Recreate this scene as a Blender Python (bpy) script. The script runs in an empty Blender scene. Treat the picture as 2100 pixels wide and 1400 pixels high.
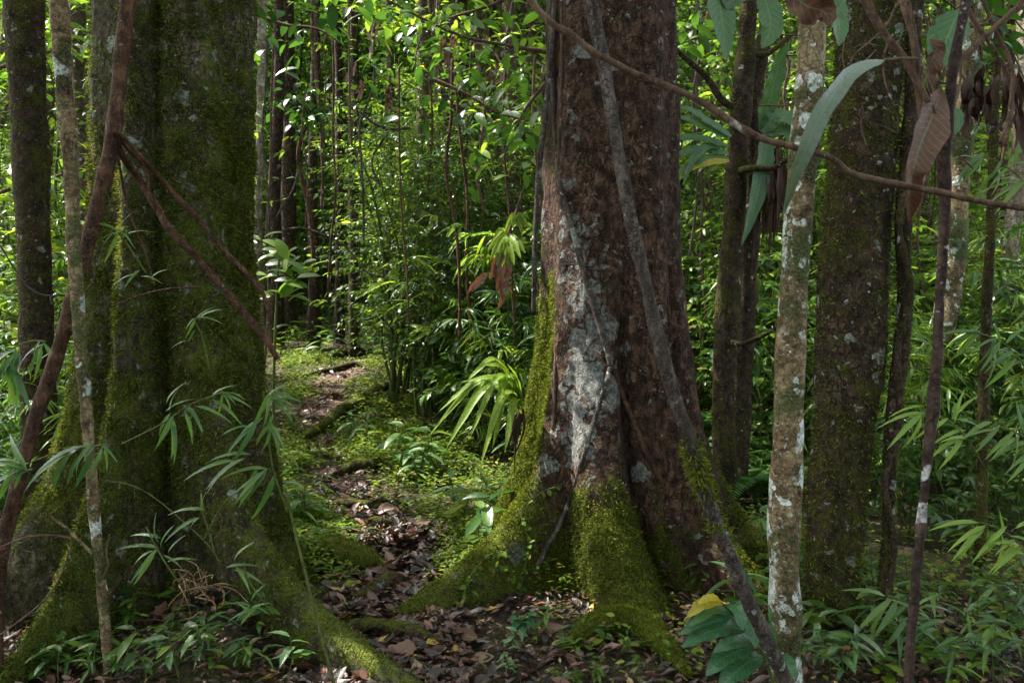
import bpy, math, random
import numpy as np
from math import radians as R_, sin, cos, pi
rng = np.random.default_rng(7)
random.seed(7)
C = bpy.context.scene.collection
SC = bpy.context.scene
# ------------------------------------------------------------------ camera model
F, HX, HY, CH = 1633.0, 1050.0, 600.0, 1.5      # focal in photo pixels, principal point, eye height


def P(px, py, d):
    return np.array([(px - HX) / F * d, d, CH - (py - HY) / F * d])


# ------------------------------------------------------------------ noise
_perm = np.random.default_rng(3).random((32, 32, 32)).astype(np.float64)


def vnoise(p):
    p = np.asarray(p, float)
    i = np.floor(p).astype(int)
    f = p - i
    f = f * f * (3 - 2 * f)
    i &= 31
    j = (i + 1) & 31
    x0, y0, z0 = i[..., 0], i[..., 1], i[..., 2]
    x1, y1, z1 = j[..., 0], j[..., 1], j[..., 2]
    fx, fy, fz = f[..., 0], f[..., 1], f[..., 2]
    a = _perm[x0, y0, z0] * (1 - fx) + _perm[x1, y0, z0] * fx
    b = _perm[x0, y1, z0] * (1 - fx) + _perm[x1, y1, z0] * fx
    c = _perm[x0, y0, z1] * (1 - fx) + _perm[x1, y0, z1] * fx
    d = _perm[x0, y1, z1] * (1 - fx) + _perm[x1, y1, z1] * fx
    return (a * (1 - fy) + b * fy) * (1 - fz) + (c * (1 - fy) + d * fy) * fz


def fbm(p, o=4):
    p = np.asarray(p, float)
    s, a, t = 0, 1.0, 0
    for k in range(o):
        s = s + a * vnoise(p * 2 ** k + 7.3 * k)
        t += a
        a *= .5
    return s / t * 2 - 1


def sstep(a, b, x):
    t = np.clip((x - a) / (b - a), 0, 1)
    return t * t * (3 - 2 * t)


# ------------------------------------------------------------------ object helpers
LOC = {}


def tag(o, label=None, cat=None, group=None, kind=None):
    if label: o['label'] = label
    if cat: o['category'] = cat
    if group: o['group'] = group
    if kind: o['kind'] = kind
    return o


def thing(name, label, cat, loc=(0, 0, 0), group=None):
    o = bpy.data.objects.new(name, None)
    o.empty_display_size = .1
    C.objects.link(o)
    o.location = [float(v) for v in loc]
    LOC[o.name] = np.array(loc, float)
    return tag(o, label, cat, group)


def mesh_data(name, V, Fq, mat, attrs=None, smooth=True):
    V = np.ascontiguousarray(V, np.float32)
    Fq = np.ascontiguousarray(Fq, np.int32)
    me = bpy.data.meshes.new(name)
    k = Fq.shape[1]
    me.vertices.add(len(V)); me.vertices.foreach_set('co', V.ravel())
    me.loops.add(Fq.size); me.loops.foreach_set('vertex_index', Fq.ravel())
    me.polygons.add(len(Fq))
    me.polygons.foreach_set('loop_start', np.arange(0, Fq.size, k, dtype=np.int32))
    if smooth:
        me.polygons.foreach_set('use_smooth', np.ones(len(Fq), bool))
    for n, a in (attrs or {}).items():
        at = me.attributes.new(n, 'FLOAT', 'POINT')
        at.data.foreach_set('value', np.ascontiguousarray(a, np.float32))
    me.update(calc_edges=True)
    me.materials.append(mat)
    return me


def obj(name, geo, mat, parent=None, loc=None, label=None):
    """geo = (V, F) or (V, F, attrs) in world space; child meshes are stored relative to their thing's base."""
    V, Fq = geo[0], geo[1]
    at = geo[2] if len(geo) > 2 else None
    base = np.zeros(3)
    if parent is not None:
        base = LOC[parent.name]
    elif loc is not None:
        base = np.array(loc, float)
    o = bpy.data.objects.new(name, mesh_data(name, V - base, Fq, mat, at))
    C.objects.link(o)
    if parent is not None:
        o.parent = parent
        LOC[o.name] = base
    else:
        o.location = [float(v) for v in base]
        LOC[o.name] = base
    if label: o['label'] = label
    return o


def struct(name, geo, mat):
    o = obj(name, geo, mat)
    o['kind'] = 'structure'
    return o


def join(*gs):
    gs = [g for g in gs if g is not None and len(g[0])]
    n, Vs, Fs, keys = 0, [], [], set()
    for g in gs:
        if len(g) > 2: keys |= set(g[2])
    A = {k: [] for k in keys}
    for g in gs:
        Vs.append(g[0]); Fs.append(g[1] + n); n += len(g[0])
        for k in keys:
            A[k].append(g[2][k] if len(g) > 2 and k in g[2] else np.zeros(len(g[0])))
    return (np.concatenate(Vs), np.concatenate(Fs), {k: np.concatenate(v) for k, v in A.items()})


def dup(root, loc, rz, sc=1.0, label=None, group=None, tilt=0.0):
    r = root.copy(); C.objects.link(r)
    r.location = [float(v) for v in loc]; r.rotation_euler = (tilt, tilt * .6, rz); r.scale = (sc, sc, sc)
    if label: r['label'] = label
    if group: r['group'] = group
    for ch in list(root.children):
        c = ch.copy(); C.objects.link(c); c.parent = r
        for g in ch.children:
            d = g.copy(); C.objects.link(d); d.parent = c
    return r


# ------------------------------------------------------------------ geometry helpers
def catmull(pts, n):
    pts = np.asarray(pts, float)
    if len(pts) < 3:
        t = np.linspace(0, 1, n)[:, None]
        return pts[0] * (1 - t) + pts[-1] * t
    p = np.vstack([2 * pts[0] - pts[1], pts, 2 * pts[-1] - pts[-2]])
    u = np.linspace(0, len(pts) - 1 - 1e-6, n)
    i = u.astype(int); t = (u - i)[:, None]
    a, b, c, d = p[i], p[i + 1], p[i + 2], p[i + 3]
    return .5 * (2 * b + (c - a) * t + (2 * a - 5 * b + 4 * c - d) * t ** 2 + (3 * b - a - 3 * c + d) * t ** 3)


def nrm(v):
    return v / np.maximum(np.linalg.norm(v, axis=-1, keepdims=True), 1e-9)


def tube(pts, rad, n=40, k=10, rough=.0, nscale=20., moss=0., lichen=0., stretch=1., seed=0., smooth_in=True):
    """pts (m,3) control points, rad (m,) radii -> tapered bark tube with its own irregular section."""
    pts = np.asarray(pts, float); rad = np.broadcast_to(np.asarray(rad, float), (len(pts),))
    q = catmull(np.column_stack([pts, rad]), n) if smooth_in else np.column_stack([pts, rad])
    n = len(q)
    c, r = q[:, :3], np.maximum(q[:, 3], 1e-4)
    if rough:
        sl = np.cumsum(np.linalg.norm(np.gradient(c, axis=0), axis=1))
        r = r * (1 + .16 * fbm(np.stack([sl * .35 / max(np.mean(r), .004), sl * 0 + pts[0][0], sl * 0], -1), 2))
    T = nrm(np.gradient(c, axis=0))
    ref = np.tile(np.array([0., 1., 0.]), (n, 1))
    par = np.abs((T * ref).sum(1)) > .95
    ref[par] = [1, 0, 0]
    X = nrm(np.cross(T, ref)); Y = np.cross(T, X)
    a = np.linspace(0, 2 * pi, k, endpoint=False)
    D = X[:, None] * np.cos(a)[None, :, None] + Y[:, None] * np.sin(a)[None, :, None]
    V = c[:, None] + D * r[:, None, None]
    s = np.array([1, 1, 1 / stretch])
    nz = 0
    if rough:
        nz = fbm(V * nscale * s + seed, 4)
        V = V + D * (nz * rough)[..., None] * r[:, None, None]
    i = np.arange(n - 1)[:, None] * k; j = np.arange(k)[None]
    Fq = np.stack([i + j, i + (j + 1) % k, i + k + (j + 1) % k, i + k + j], -1).reshape(-1, 4)
    up = D[..., 2]
    m = moss + .45 * np.clip(up, 0, 1) * (moss > 0) + 0 * r[:, None]
    VV = V.reshape(-1, 3)
    # end cap
    nv = len(VV)
    VV = np.vstack([VV, c[0] - T[0] * r[0] * .3, c[-1] + T[-1] * r[-1] * .5])
    cap0 = np.stack([np.full(k // 2, nv), (2 * np.arange(k // 2) + 2) % k, 2 * np.arange(k // 2) + 1, 2 * np.arange(k // 2)], -1)
    b = (n - 1) * k
    cap1 = np.stack([np.full(k // 2, nv + 1), b + 2 * np.arange(k // 2), b + 2 * np.arange(k // 2) + 1, b + (2 * np.arange(k // 2) + 2) % k], -1)
    Fq = np.vstack([Fq, cap0, cap1])
    mm = np.append(np.broadcast_to(m, (n, k)).ravel(), [moss, moss])
    return VV, Fq, {'moss': mm, 'lichen': np.full(len(VV), float(lichen))}


def px_tube(spec, **kw):
    """spec: rows (px, py, dist, width in photo px)"""
    pts = [P(a, b, d) for a, b, d, w in spec]
    rad = [w / F * d / 2 for a, b, d, w in spec]
    return tube(pts, rad, **kw)


# leaf prototypes: x across, y along (0..1), z normal --------------------------------
def leaf_proto(n, asp, peak=.45, fold=.25, droop=.25, wave=0., tip=1.3):
    t = np.linspace(0, 1, n + 1)
    w = (np.clip(t, 0, 1) ** (peak * 1.4)) * (np.clip(1 - t, 0, 1) ** ((1 - peak) * tip))
    w = w / w.max() * asp * .5
    w[0] = asp * .03; w[-1] = .004
    V, Fq = [], []
    for i, tt in enumerate(t):
        z0 = -droop * tt ** 2
        for sgn in (-1, 0, 1):
            V.append((sgn * w[i], tt * (1 - .12 * droop * tt), z0 + (fold * w[i] if sgn else 0) + (wave * sin(tt * 17 + sgn) * w[i] if sgn else 0)))
    for i in range(n):
        for s in range(2):
            a = i * 3 + s
            Fq.append((a, a + 1, a + 4, a + 3))
    return np.array(V), np.array(Fq)


def hex_leaf(asp, fold=.2, droop=.2):
    V = np.array([(0, 0, 0), (-asp * .45, .3, fold * asp * .4), (-asp * .42, .62, fold * asp * .3 - droop * .4), (0, 1, -droop),
                  (asp * .42, .62, fold * asp * .3 - droop * .4), (asp * .45, .3, fold * asp * .4)])
    return V, np.array([(0, 3, 2, 1), (0, 5, 4, 3)])


L_BROAD = leaf_proto(5, .42, .45, .25, .3)
L_ROUND = leaf_proto(5, .62, .4, .2, .25)
L_LANCE = leaf_proto(5, .12, .3, .35, .45)
L_MED = leaf_proto(4, .3, .4, .3, .3)
L_HEX = hex_leaf(.5)
L_HEXN = hex_leaf(.22, .3, .3)
L_HEXW = hex_leaf(.62)


def scatter(proto, pos, D, N, s, jx=None):
    """many leaves: position, axis direction, approximate normal, length"""
    pv, pf = proto
    D = nrm(D); X = nrm(np.cross(D, N)); N = np.cross(X, D)
    s = np.asarray(s)
    sx = s if jx is None else s * jx
    V = pos[:, None] + X[:, None] * (pv[None, :, 0:1] * sx[:, None, None]) + D[:, None] * (pv[None, :, 1:2] * s[:, None, None]) + N[:, None] * (pv[None, :, 2:3] * s[:, None, None])
    Fq = pf[None] + (np.arange(len(pos)) * len(pv))[:, None, None]
    return V.reshape(-1, 3), Fq.reshape(-1, pf.shape[1])


def rdir(n, zlo=-1, zhi=1, r=rng):
    z = r.uniform(zlo, zhi, n); a = r.uniform(0, 2 * pi, n)
    q = np.sqrt(np.maximum(0, 1 - z * z))
    return np.stack([q * np.cos(a), q * np.sin(a), z], -1)


def ribbon(pts, wid, up=(0, -1, 0.4), n=16, fold=.2, wave=.0, wf=18., shape='leaf', seed=0.):
    """one large leaf along a spline"""
    c = catmull(pts, n)
    T = nrm(np.gradient(c, axis=0))
    X = nrm(np.cross(T, np.tile(np.asarray(up, float), (n, 1))))
    N = np.cross(X, T)
    t = np.linspace(0, 1, n)
    if shape == 'leaf':
        w = np.clip(np.sin(pi * np.clip(t, .0, 1) ** .8), 0, 1) ** .75
    elif shape == 'strap':
        w = np.minimum(1, np.minimum((t + .06) * 5, ((1 - t) * 2.2 + .0) ** .8))
    else:
        w = np.clip(np.sin(pi * t ** .6), 0, 1) ** .9
    w = w * wid * .5 + .0006
    cols = np.array([-1, -.55, 0, .55, 1])
    jit = fbm(np.stack([t * 9 + seed, t * 0 + seed, t * 0], -1), 3) * .3
    V = np.zeros((n, 5, 3))
    for k, q in enumerate(cols):
        z = (abs(q) * fold + wave * abs(q) * np.sin(t * wf + q * 2 + seed)) * w
        V[:, k] = c + X * (q * w * (1 + jit * np.sign(q)))[:, None] + N * z[:, None]
    i = np.arange(n - 1)[:, None] * 5; j = np.arange(4)[None]
    Fq = np.stack([i + j, i + j + 1, i + 6 + j, i + 5 + j], -1).reshape(-1, 4)
    L_ = np.linalg.norm(np.diff(c, axis=0), axis=1).sum()
    vein = (t[:, None] - np.abs(cols)[None] * wid * .45 / L_) * L_ / max(wid, .01) * 26
    return V.reshape(-1, 3), Fq, {'rib': np.tile(np.abs(cols), n), 'vein': vein.ravel()}


# ------------------------------------------------------------------ materials
def new_mat(name):
    m = bpy.data.materials.new(name); m.use_nodes = True
    nt = m.node_tree; nt.nodes.clear()
    return m, nt


class NT:
    def __init__(s, nt): s.nt = nt
    def n(s, t, **kw):
        o = s.nt.nodes.new(t)
        for k, v in kw.items():
            if k.startswith('i_'): o.inputs[k[2:].replace('_', ' ')].default_value = v
            else: setattr(o, k, v)
        return o
    def l(s, a, b): s.nt.links.new(a, b)
    def math(s, op, a, b=None, clamp=False):
        o = s.n('ShaderNodeMath', operation=op); o.use_clamp = clamp
        for i, v in enumerate((a, b)):
            if v is None: continue
            if isinstance(v, (int, float)): o.inputs[i].default_value = v
            else: s.l(v, o.inputs[i])
        return o.outputs[0]
    def ramp(s, fac, stops, interp='LINEAR'):
        o = s.n('ShaderNodeValToRGB'); cr = o.color_ramp; cr.interpolation = interp
        while len(cr.elements) < len(stops): cr.elements.new(.5)
        for e, (p, c) in zip(cr.elements, stops):
            e.position = p; e.color = (*c, 1) if len(c) == 3 else c
        s.l(fac, o.inputs[0]); return o.outputs[0]
    def mix(s, fac, a, b):
        o = s.n('ShaderNodeMix', data_type='RGBA')
        for sock, v in ((o.inputs[0], fac), (o.inputs[6], a), (o.inputs[7], b)):
            if isinstance(v, (tuple, list)): sock.default_value = (*v, 1) if len(v) == 3 else v
            elif isinstance(v, (int, float)): sock.default_value = v
            else: s.l(v, sock)
        return o.outputs[2]
    def noise(s, vec, scale, detail=4, rough=.6, dist=0.):
        o = s.n('ShaderNodeTexNoise'); o.inputs['Scale'].default_value = scale; o.inputs['Detail'].default_value = detail
        o.inputs['Roughness'].default_value = rough; o.inputs['Distortion'].default_value = dist
        if vec is not None: s.l(vec, o.inputs['Vector'])
        return o.outputs['Fac']
    def vmap(s, vec, sc):
        o = s.n('ShaderNodeMapping'); o.inputs['Scale'].default_value = sc; s.l(vec, o.inputs['Vector']); return o.outputs[0]
    def step(s, lo, hi, v):
        o = s.n('ShaderNodeMapRange'); o.interpolation_type = 'SMOOTHSTEP'
        o.inputs['From Min'].default_value = lo; o.inputs['From Max'].default_value = hi
        s.l(v, o.inputs['Value']); return o.outputs[0]
    def attr(s, name): return s.n('ShaderNodeAttribute', attribute_name=name).outputs['Fac']


def bark_mat(name, bark, moss=((.02, .024, .005), (.075, .085, .012)), lich=((.20, .22, .18), (.42, .45, .40)), lsc=9., streak=5., msoft=.22, lbias=0., rough=.85, bump=.5, bscale=1.0, crack=.6, csc=26.):
    m, nt = new_mat(name); g = NT(nt)
    co = g.n('ShaderNodeTexCoord').outputs['Object']
    nA = g.noise(co, 4.5 * bscale, 6)
    nB = g.noise(g.vmap(co, (1, 1, 1 / streak)), 34 * bscale, 7, .7)
    nC = g.noise(co, 90 * bscale, 4, .7)
    nD = g.noise(co, 17 * bscale, 6, .75)
    f = g.math('ADD', g.math('ADD', g.math('MULTIPLY', nB, .3), g.math('MULTIPLY', nD, .42)), g.math('MULTIPLY', nA, .28))
    col = g.ramp(f, [(.40, bark[0]), (.49, bark[1]), (.585, bark[2])])
    # cracks between bark plates, pale flecks
    cw = g.n('ShaderNodeTexNoise'); cw.inputs['Scale'].default_value = 9; cw.inputs['Detail'].default_value = 5
    g.l(co, cw.inputs['Vector'])
    cv = g.n('ShaderNodeVectorMath', operation='SCALE'); cv.inputs['Scale'].default_value = .16
    g.l(cw.outputs['Color'], cv.inputs[0])
    ca = g.n('ShaderNodeVectorMath', operation='ADD'); g.l(g.vmap(co, (1, 1, .38)), ca.inputs[0]); g.l(cv.outputs[0], ca.inputs[1])
    ce = g.n('ShaderNodeTexVoronoi', feature='DISTANCE_TO_EDGE'); ce.inputs['Scale'].default_value = csc
    g.l(ca.outputs[0], ce.inputs['Vector'])
    cr_ = g.math('MULTIPLY', g.math('SUBTRACT', 1., g.step(.0, .13, ce.outputs['Distance'])), g.step(.44, .56, nA))
    col = g.mix(g.math('MULTIPLY', cr_, crack), col, (bark[0][0] * .4, bark[0][1] * .4, bark[0][2] * .4))
    col = g.mix(g.math('MULTIPLY', g.step(.585, .66, g.noise(co, 130, 3, .8)), .6), col, (bark[2][0] * 1.6, bark[2][1] * 1.7, bark[2][2] * 1.7))
    # lichen: irregular round patches of several sizes
    warp = g.n('ShaderNodeVectorMath', operation='ADD')
    wn = g.n('ShaderNodeTexNoise'); wn.inputs['Scale'].default_value = lsc * 2.2; wn.inputs['Detail'].default_value = 5
    g.l(co, wn.inputs['Vector'])
    wm = g.n('ShaderNodeVectorMath', operation='SCALE'); wm.inputs['Scale'].default_value = .9 / lsc
    g.l(wn.outputs['Color'], wm.inputs[0]); g.l(co, warp.inputs[0]); g.l(wm.outputs[0], warp.inputs[1])
    la = g.attr('lichen')
    masks = []
    for sc, th in ((lsc, .10), (lsc * 2.7, .06), (lsc * 7, .02)):
        vo = g.n('ShaderNodeTexVoronoi'); vo.inputs['Scale'].default_value = sc
        g.l(warp.outputs[0], vo.inputs['Vector'])
        sep = g.n('ShaderNodeSeparateColor'); g.l(vo.outputs['Color'], sep.inputs[0])
        rr = g.math('ADD', g.math('MULTIPLY', g.math('POWER', sep.outputs[0], 2.0), .42), g.math('ADD', g.math('MULTIPLY', la, .75), lbias - .18 + th))
        masks.append(g.step(0, .06, g.math('SUBTRACT', rr, vo.outputs['Distance'])))
    mk = g.math('MAXIMUM', g.math('MAXIMUM', masks[0], masks[1]), g.math('MULTIPLY', masks[2], .45))
    mk = g.math('MULTIPLY', mk, g.math('MULTIPLY', g.step(.32, .5, nC), g.math('ADD', .25, g.math('MULTIPLY', .75, g.math('MAXIMUM', g.step(.4, .54, g.noise(co, 38, 6, .75)), g.step(.35, .6, la))))))
    lc = g.ramp(g.noise(co, 40, 5, .7), [(.3, lich[0]), (.65, lich[1])])
    col = g.mix(mk, col, lc)
    # moss
    ma = g.attr('moss')
    mv = g.math('ADD', ma, g.math('ADD', g.math('MULTIPLY', g.math('SUBTRACT', g.noise(co, 11, 7, .75), .5), 2.6), g.math('MULTIPLY', g.math('SUBTRACT', nC, .5), 1.2)))
    mm = g.step(.5 - msoft, .5 + msoft, mv)
    mc = g.ramp(g.math('ADD', g.math('MULTIPLY', g.noise(co, 120, 3), .6), g.math('MULTIPLY', nA, .4)), [(.40, moss[0]), (.58, moss[1])])
    col = g.mix(g.math('MULTIPLY', mm, g.math('SUBTRACT', .95, g.math('MULTIPLY', mk, .7))), col, mc)
    b = g.n('ShaderNodeBsdfPrincipled'); b.inputs['Roughness'].default_value = rough
    b.inputs['Specular IOR Level'].default_value = .12
    g.l(col, b.inputs['Base Color'])
    h = g.math('ADD', g.math('ADD', g.math('ADD', g.math('MULTIPLY', nB, .6), g.math('MULTIPLY', nD, .9)), g.math('MULTIPLY', nC, .5)), g.math('MULTIPLY', mk, .12))
    h = g.math('SUBTRACT', h, g.math('MULTIPLY', cr_, .8))
    h = g.math('ADD', h, g.math('MULTIPLY', g.math('MULTIPLY', mm, g.noise(co, 160, 3)), .9))
    bp = g.n('ShaderNodeBump'); bp.inputs['Strength'].default_value = bump; bp.inputs['Distance'].default_value = .035
    g.l(h, bp.inputs['Height']); g.l(bp.outputs[0], b.inputs['Normal'])
    o = g.n('ShaderNodeOutputMaterial'); g.l(b.outputs[0], o.inputs[0])
    return m


def leaf_mat(name, stops, trans=(1.25, 1.2, .6), tf=.42, rough=.33, spec=.48, spots=0., obj_var=True, rib=False):
    """per-leaf colour from the leaf's own random value; thin leaves pass light"""
    m, nt = new_mat(name); g = NT(nt)
    ge = g.n('ShaderNodeNewGeometry')
    co = g.n('ShaderNodeTexCoord').outputs['Object']
    rv = ge.outputs['Random Per Island']
    if obj_var:
        oi = g.n('ShaderNodeObjectInfo')
        rv = g.math('ADD', g.math('MULTIPLY', rv, .7), g.math('MULTIPLY', oi.outputs['Random'], .3))
    col = g.ramp(rv, stops)
    if spots:
        sp = g.step(.56, .66, g.noise(co, 26, 6, .75))
        col = g.mix(g.math('MULTIPLY', sp, spots), col, (.12, .07, .03))
    if rib:
        ra = g.attr('rib')
        va = g.attr('vein')
        col = g.mix(g.math('MULTIPLY', g.step(.82, .97, g.math('SINE', va)), .28), col, (.16, .2, .1))
        col = g.mix(g.math('MULTIPLY', g.step(.5, .62, g.noise(co, 55, 5, .75)), .35), col, (.02, .02, .01))
        col = g.mix(g.step(.16, .0, ra) if False else g.math('MULTIPLY', g.math('LESS_THAN', ra, .05), .5), col, (.12, .18, .07))
    b = g.n('ShaderNodeBsdfPrincipled')
    b.inputs['Roughness'].default_value = rough; b.inputs['Specular IOR Level'].default_value = spec
    g.l(col, b.inputs['Base Color'])
    bp = g.n('ShaderNodeBump'); bp.inputs['Strength'].default_value = .25; bp.inputs['Distance'].default_value = .01
    g.l(g.noise(co, 70, 3), bp.inputs['Height']); g.l(bp.outputs[0], b.inputs['Normal'])
    t = g.n('ShaderNodeBsdfTranslucent')
    mu = g.n('ShaderNodeMix', data_type='RGBA', blend_type='MULTIPLY'); mu.inputs[0].default_value = 1; mu.inputs[7].default_value = (*[v * 1.6 for v in trans], 1)
    g.l(col, mu.inputs[6]); g.l(mu.outputs[2], t.inputs[0])
    mx = g.n('ShaderNodeMixShader'); mx.inputs[0].default_value = tf
    g.l(b.outputs[0], mx.inputs[1]); g.l(t.outputs[0], mx.inputs[2])
    o = g.n('ShaderNodeOutputMaterial'); g.l(mx.outputs[0], o.inputs[0])
    return m


G1, G2, G3, G4 = (.018, .05, .011), (.042, .1, .018), (.08, .15, .022), (.15, .225, .03)
YE, BR, RB = (.34, .27, .03), (.16, .08, .035), (.11, .045, .03)
M = {}
M['leaf'] = leaf_mat('leaf_green', [(0, G1), (.4, G2), (.75, G3), (.93, G4), (.97, YE), (1, BR)])
M['leafcool'] = leaf_mat('leaf_cool_glossy', [(0, (.018, .05, .018)), (.5, (.04, .095, .028)), (.85, (.075, .14, .03)), (.97, (.12, .18, .035)), (1, BR)], rough=.27, spec=.6, tf=.33)
M['leafdark'] = leaf_mat('leaf_dark_green', [(0, (.012, .035, .012)), (.5, G1), (.85, G2), (1, G3)], rough=.3)
M['leafbright'] = leaf_mat('leaf_bright_green', [(0, G2), (.4, G3), (.8, G4), (.95, (.26, .30, .04)), (1, YE)], tf=.5)
M['bamboo'] = leaf_mat('bamboo_leaf', [(0, (.03, .085, .03)), (.45, (.06, .13, .035)), (.85, (.12, .19, .04)), (.97, (.2, .22, .06)), (1, (.26, .2, .1))], rough=.34)
M['bamboobright'] = leaf_mat('bamboo_leaf_sun_tint', [(0, (.07, .15, .025)), (.5, (.12, .21, .03)), (.9, (.2, .27, .04)), (1, YE)], rough=.36)  # lit copy of the bamboo leaf: sunlight put into a brighter, yellower colour
M['strap'] = leaf_mat('strap_leaf', [(0, (.10, .19, .02)), (.6, (.14, .22, .02)), (1, (.22, .27, .03))], rough=.42, spec=.25, rib=True)
M['nest'] = leaf_mat('nest_fern_leaf', [(0, (.025, .085, .03)), (.5, (.035, .095, .03)), (1, (.055, .13, .03))], tf=.25, rough=.33, rib=True)
M['bigleaf'] = leaf_mat('quilted_leaf', [(0, (.02, .075, .035)), (.6, (.035, .11, .045)), (1, (.06, .15, .05))], tf=.25, rough=.25, rib=True)
M['yellow'] = leaf_mat('yellow_leaf', [(0, (.30, .27, .03)), (1, (.45, .36, .04))], rough=.4, spots=.3, rib=True)
M['dry'] = leaf_mat('dry_leaf', [(0, (.085, .036, .024)), (.5, (.13, .065, .042)), (.85, (.19, .11, .07)), (1, (.26, .17, .1))], trans=(.8, .55, .4), tf=.12, rough=.5, spots=.4)
M['drydark'] = leaf_mat('dark_dry_leaf', [(0, (.055, .024, .016)), (1, (.10, .045, .03))], trans=(.8, .5, .35), tf=.1, rough=.55, spec=.2, spots=.7, rib=True)
M['litter'] = leaf_mat('litter_leaf', [(0, (.010, .007, .005)), (.4, (.03, .014, .01)), (.68, (.075, .031, .023)), (.9, (.15, .07, .05)), (.96, (.26, .17, .1)), (1, (.34, .23, .04))], trans=(1, .7, .5), tf=.08, rough=.42, spec=.5, spots=.5, obj_var=False)
M['deadfibre'] = leaf_mat('dead_frond', [(0, (.02, .011, .008)), (.6, (.05, .026, .018)), (1, (.1, .055, .035))], tf=.08, rough=.7, spec=.2)
M['greyleaf'] = leaf_mat('grey_green_leaf', [(0, (.055, .085, .062)), (1, (.075, .11, .078))], tf=.18, rough=.42, spots=.35, rib=True)
M['herb'] = leaf_mat('herb_leaf', [(0, (.03, .07, .008)), (.4, (.075, .13, .012)), (.8, (.14, .185, .018)), (.96, (.2, .23, .04)), (1, BR)], obj_var=False, rough=.55, spec=.2)
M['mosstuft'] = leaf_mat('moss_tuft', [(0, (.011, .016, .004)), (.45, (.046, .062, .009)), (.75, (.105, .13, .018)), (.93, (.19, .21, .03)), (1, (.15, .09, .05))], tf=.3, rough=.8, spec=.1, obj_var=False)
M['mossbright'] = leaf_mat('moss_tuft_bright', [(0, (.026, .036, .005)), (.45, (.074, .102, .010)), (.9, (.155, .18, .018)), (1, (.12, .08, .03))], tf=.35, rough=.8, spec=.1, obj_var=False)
M['canopy'] = leaf_mat('canopy_leaf', [(0, G1), (.5, G2), (.8, G3), (1, G4)], obj_var=False)
M['leafwall'] = leaf_mat('far_leaf', [(0, G1), (.3, G2), (.7, G3), (.93, G4), (1, (.2, .25, .06))], trans=(1.05, 1.15, .6), obj_var=False, tf=.36)
M['fern'] = leaf_mat('fern_frond', [(0, (.04, .11, .03)), (.6, (.08, .17, .04)), (1, (.13, .22, .05))], rough=.4)
BRK = ((.016, .009, .006), (.055, .031, .02), (.115, .07, .045))
M['bark_left'] = bark_mat('bark_mossy_olive', ((.009, .007, .005), (.05, .039, .024), (.16, .13, .085)), moss=((.024, .032, .005), (.125, .148, .018)), lsc=8, lbias=-.02, streak=1.6, bump=.8)
M['bark_right'] = bark_mat('bark_reddish_lichen', ((.005, .003, .002), (.035, .019, .012), (.13, .075, .05)), moss=((.026, .034, .005), (.115, .135, .014)), lich=((.085, .088, .082), (.25, .26, .24)), lsc=6.5, lbias=.07, streak=2.2, bump=.8)
M['bark_dark'] = bark_mat('bark_dark_mossy', ((.008, .005, .004), (.036, .022, .016), (.11, .07, .052)), moss=((.025, .028, .005), (.11, .105, .018)), lsc=9, lbias=.0, streak=1.6, bump=.8)
M['bark_pale'] = bark_mat('bark_pale_lichen', ((.014, .009, .006), (.10, .066, .035), (.26, .2, .115)), moss=((.010, .011, .005), (.075, .085, .03)), lich=((.26, .30, .25), (.62, .66, .64)), lsc=6, lbias=.09, streak=.5, bump=.35, bscale=.8)
M['bark_liana'] = bark_mat('bark_brown_liana', ((.012, .007, .005), (.055, .028, .017), (.14, .075, .046)), lsc=18, lbias=-.14, streak=8, bump=.6, csc=60)
M['bark_grey'] = bark_mat('bark_grey_vine', ((.016, .012, .010), (.058, .045, .038), (.15, .122, .105)), lsc=7, lbias=.0, streak=9, bump=.7, csc=55)
M['twig'] = bark_mat('bark_twig', ((.03, .018, .012), (.075, .045, .03), (.13, .085, .06)), lsc=14, lbias=-.1, streak=4, bump=.25)
M['bark_sapling'] = bark_mat('bark_dark_sapling', ((.012, .007, .006), (.032, .02, .016), (.07, .045, .036)), lich=((.2, .2, .19), (.5, .5, .5)), lsc=9, lbias=-.02, streak=.8, bump=.3)
M['drystem'] = bark_mat('dry_stem', ((.09, .05, .028), (.17, .10, .055), (.26, .17, .1)), lbias=-.3, bump=.15)
M['stem'] = bark_mat('green_stem', ((.03, .035, .01), (.06, .075, .02), (.1, .11, .03)), lsc=20, lbias=-.3, bump=.15)
M['farbark'] = bark_mat('bark_forest_trunk', ((.02, .014, .009), (.065, .045, .03), (.14, .105, .07)), lsc=7, lbias=.0)
M['farpale'] = bark_mat('bark_forest_pale', ((.05, .034, .022), (.15, .115, .08), (.3, .26, .2)), lsc=7, lbias=.06)


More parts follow.
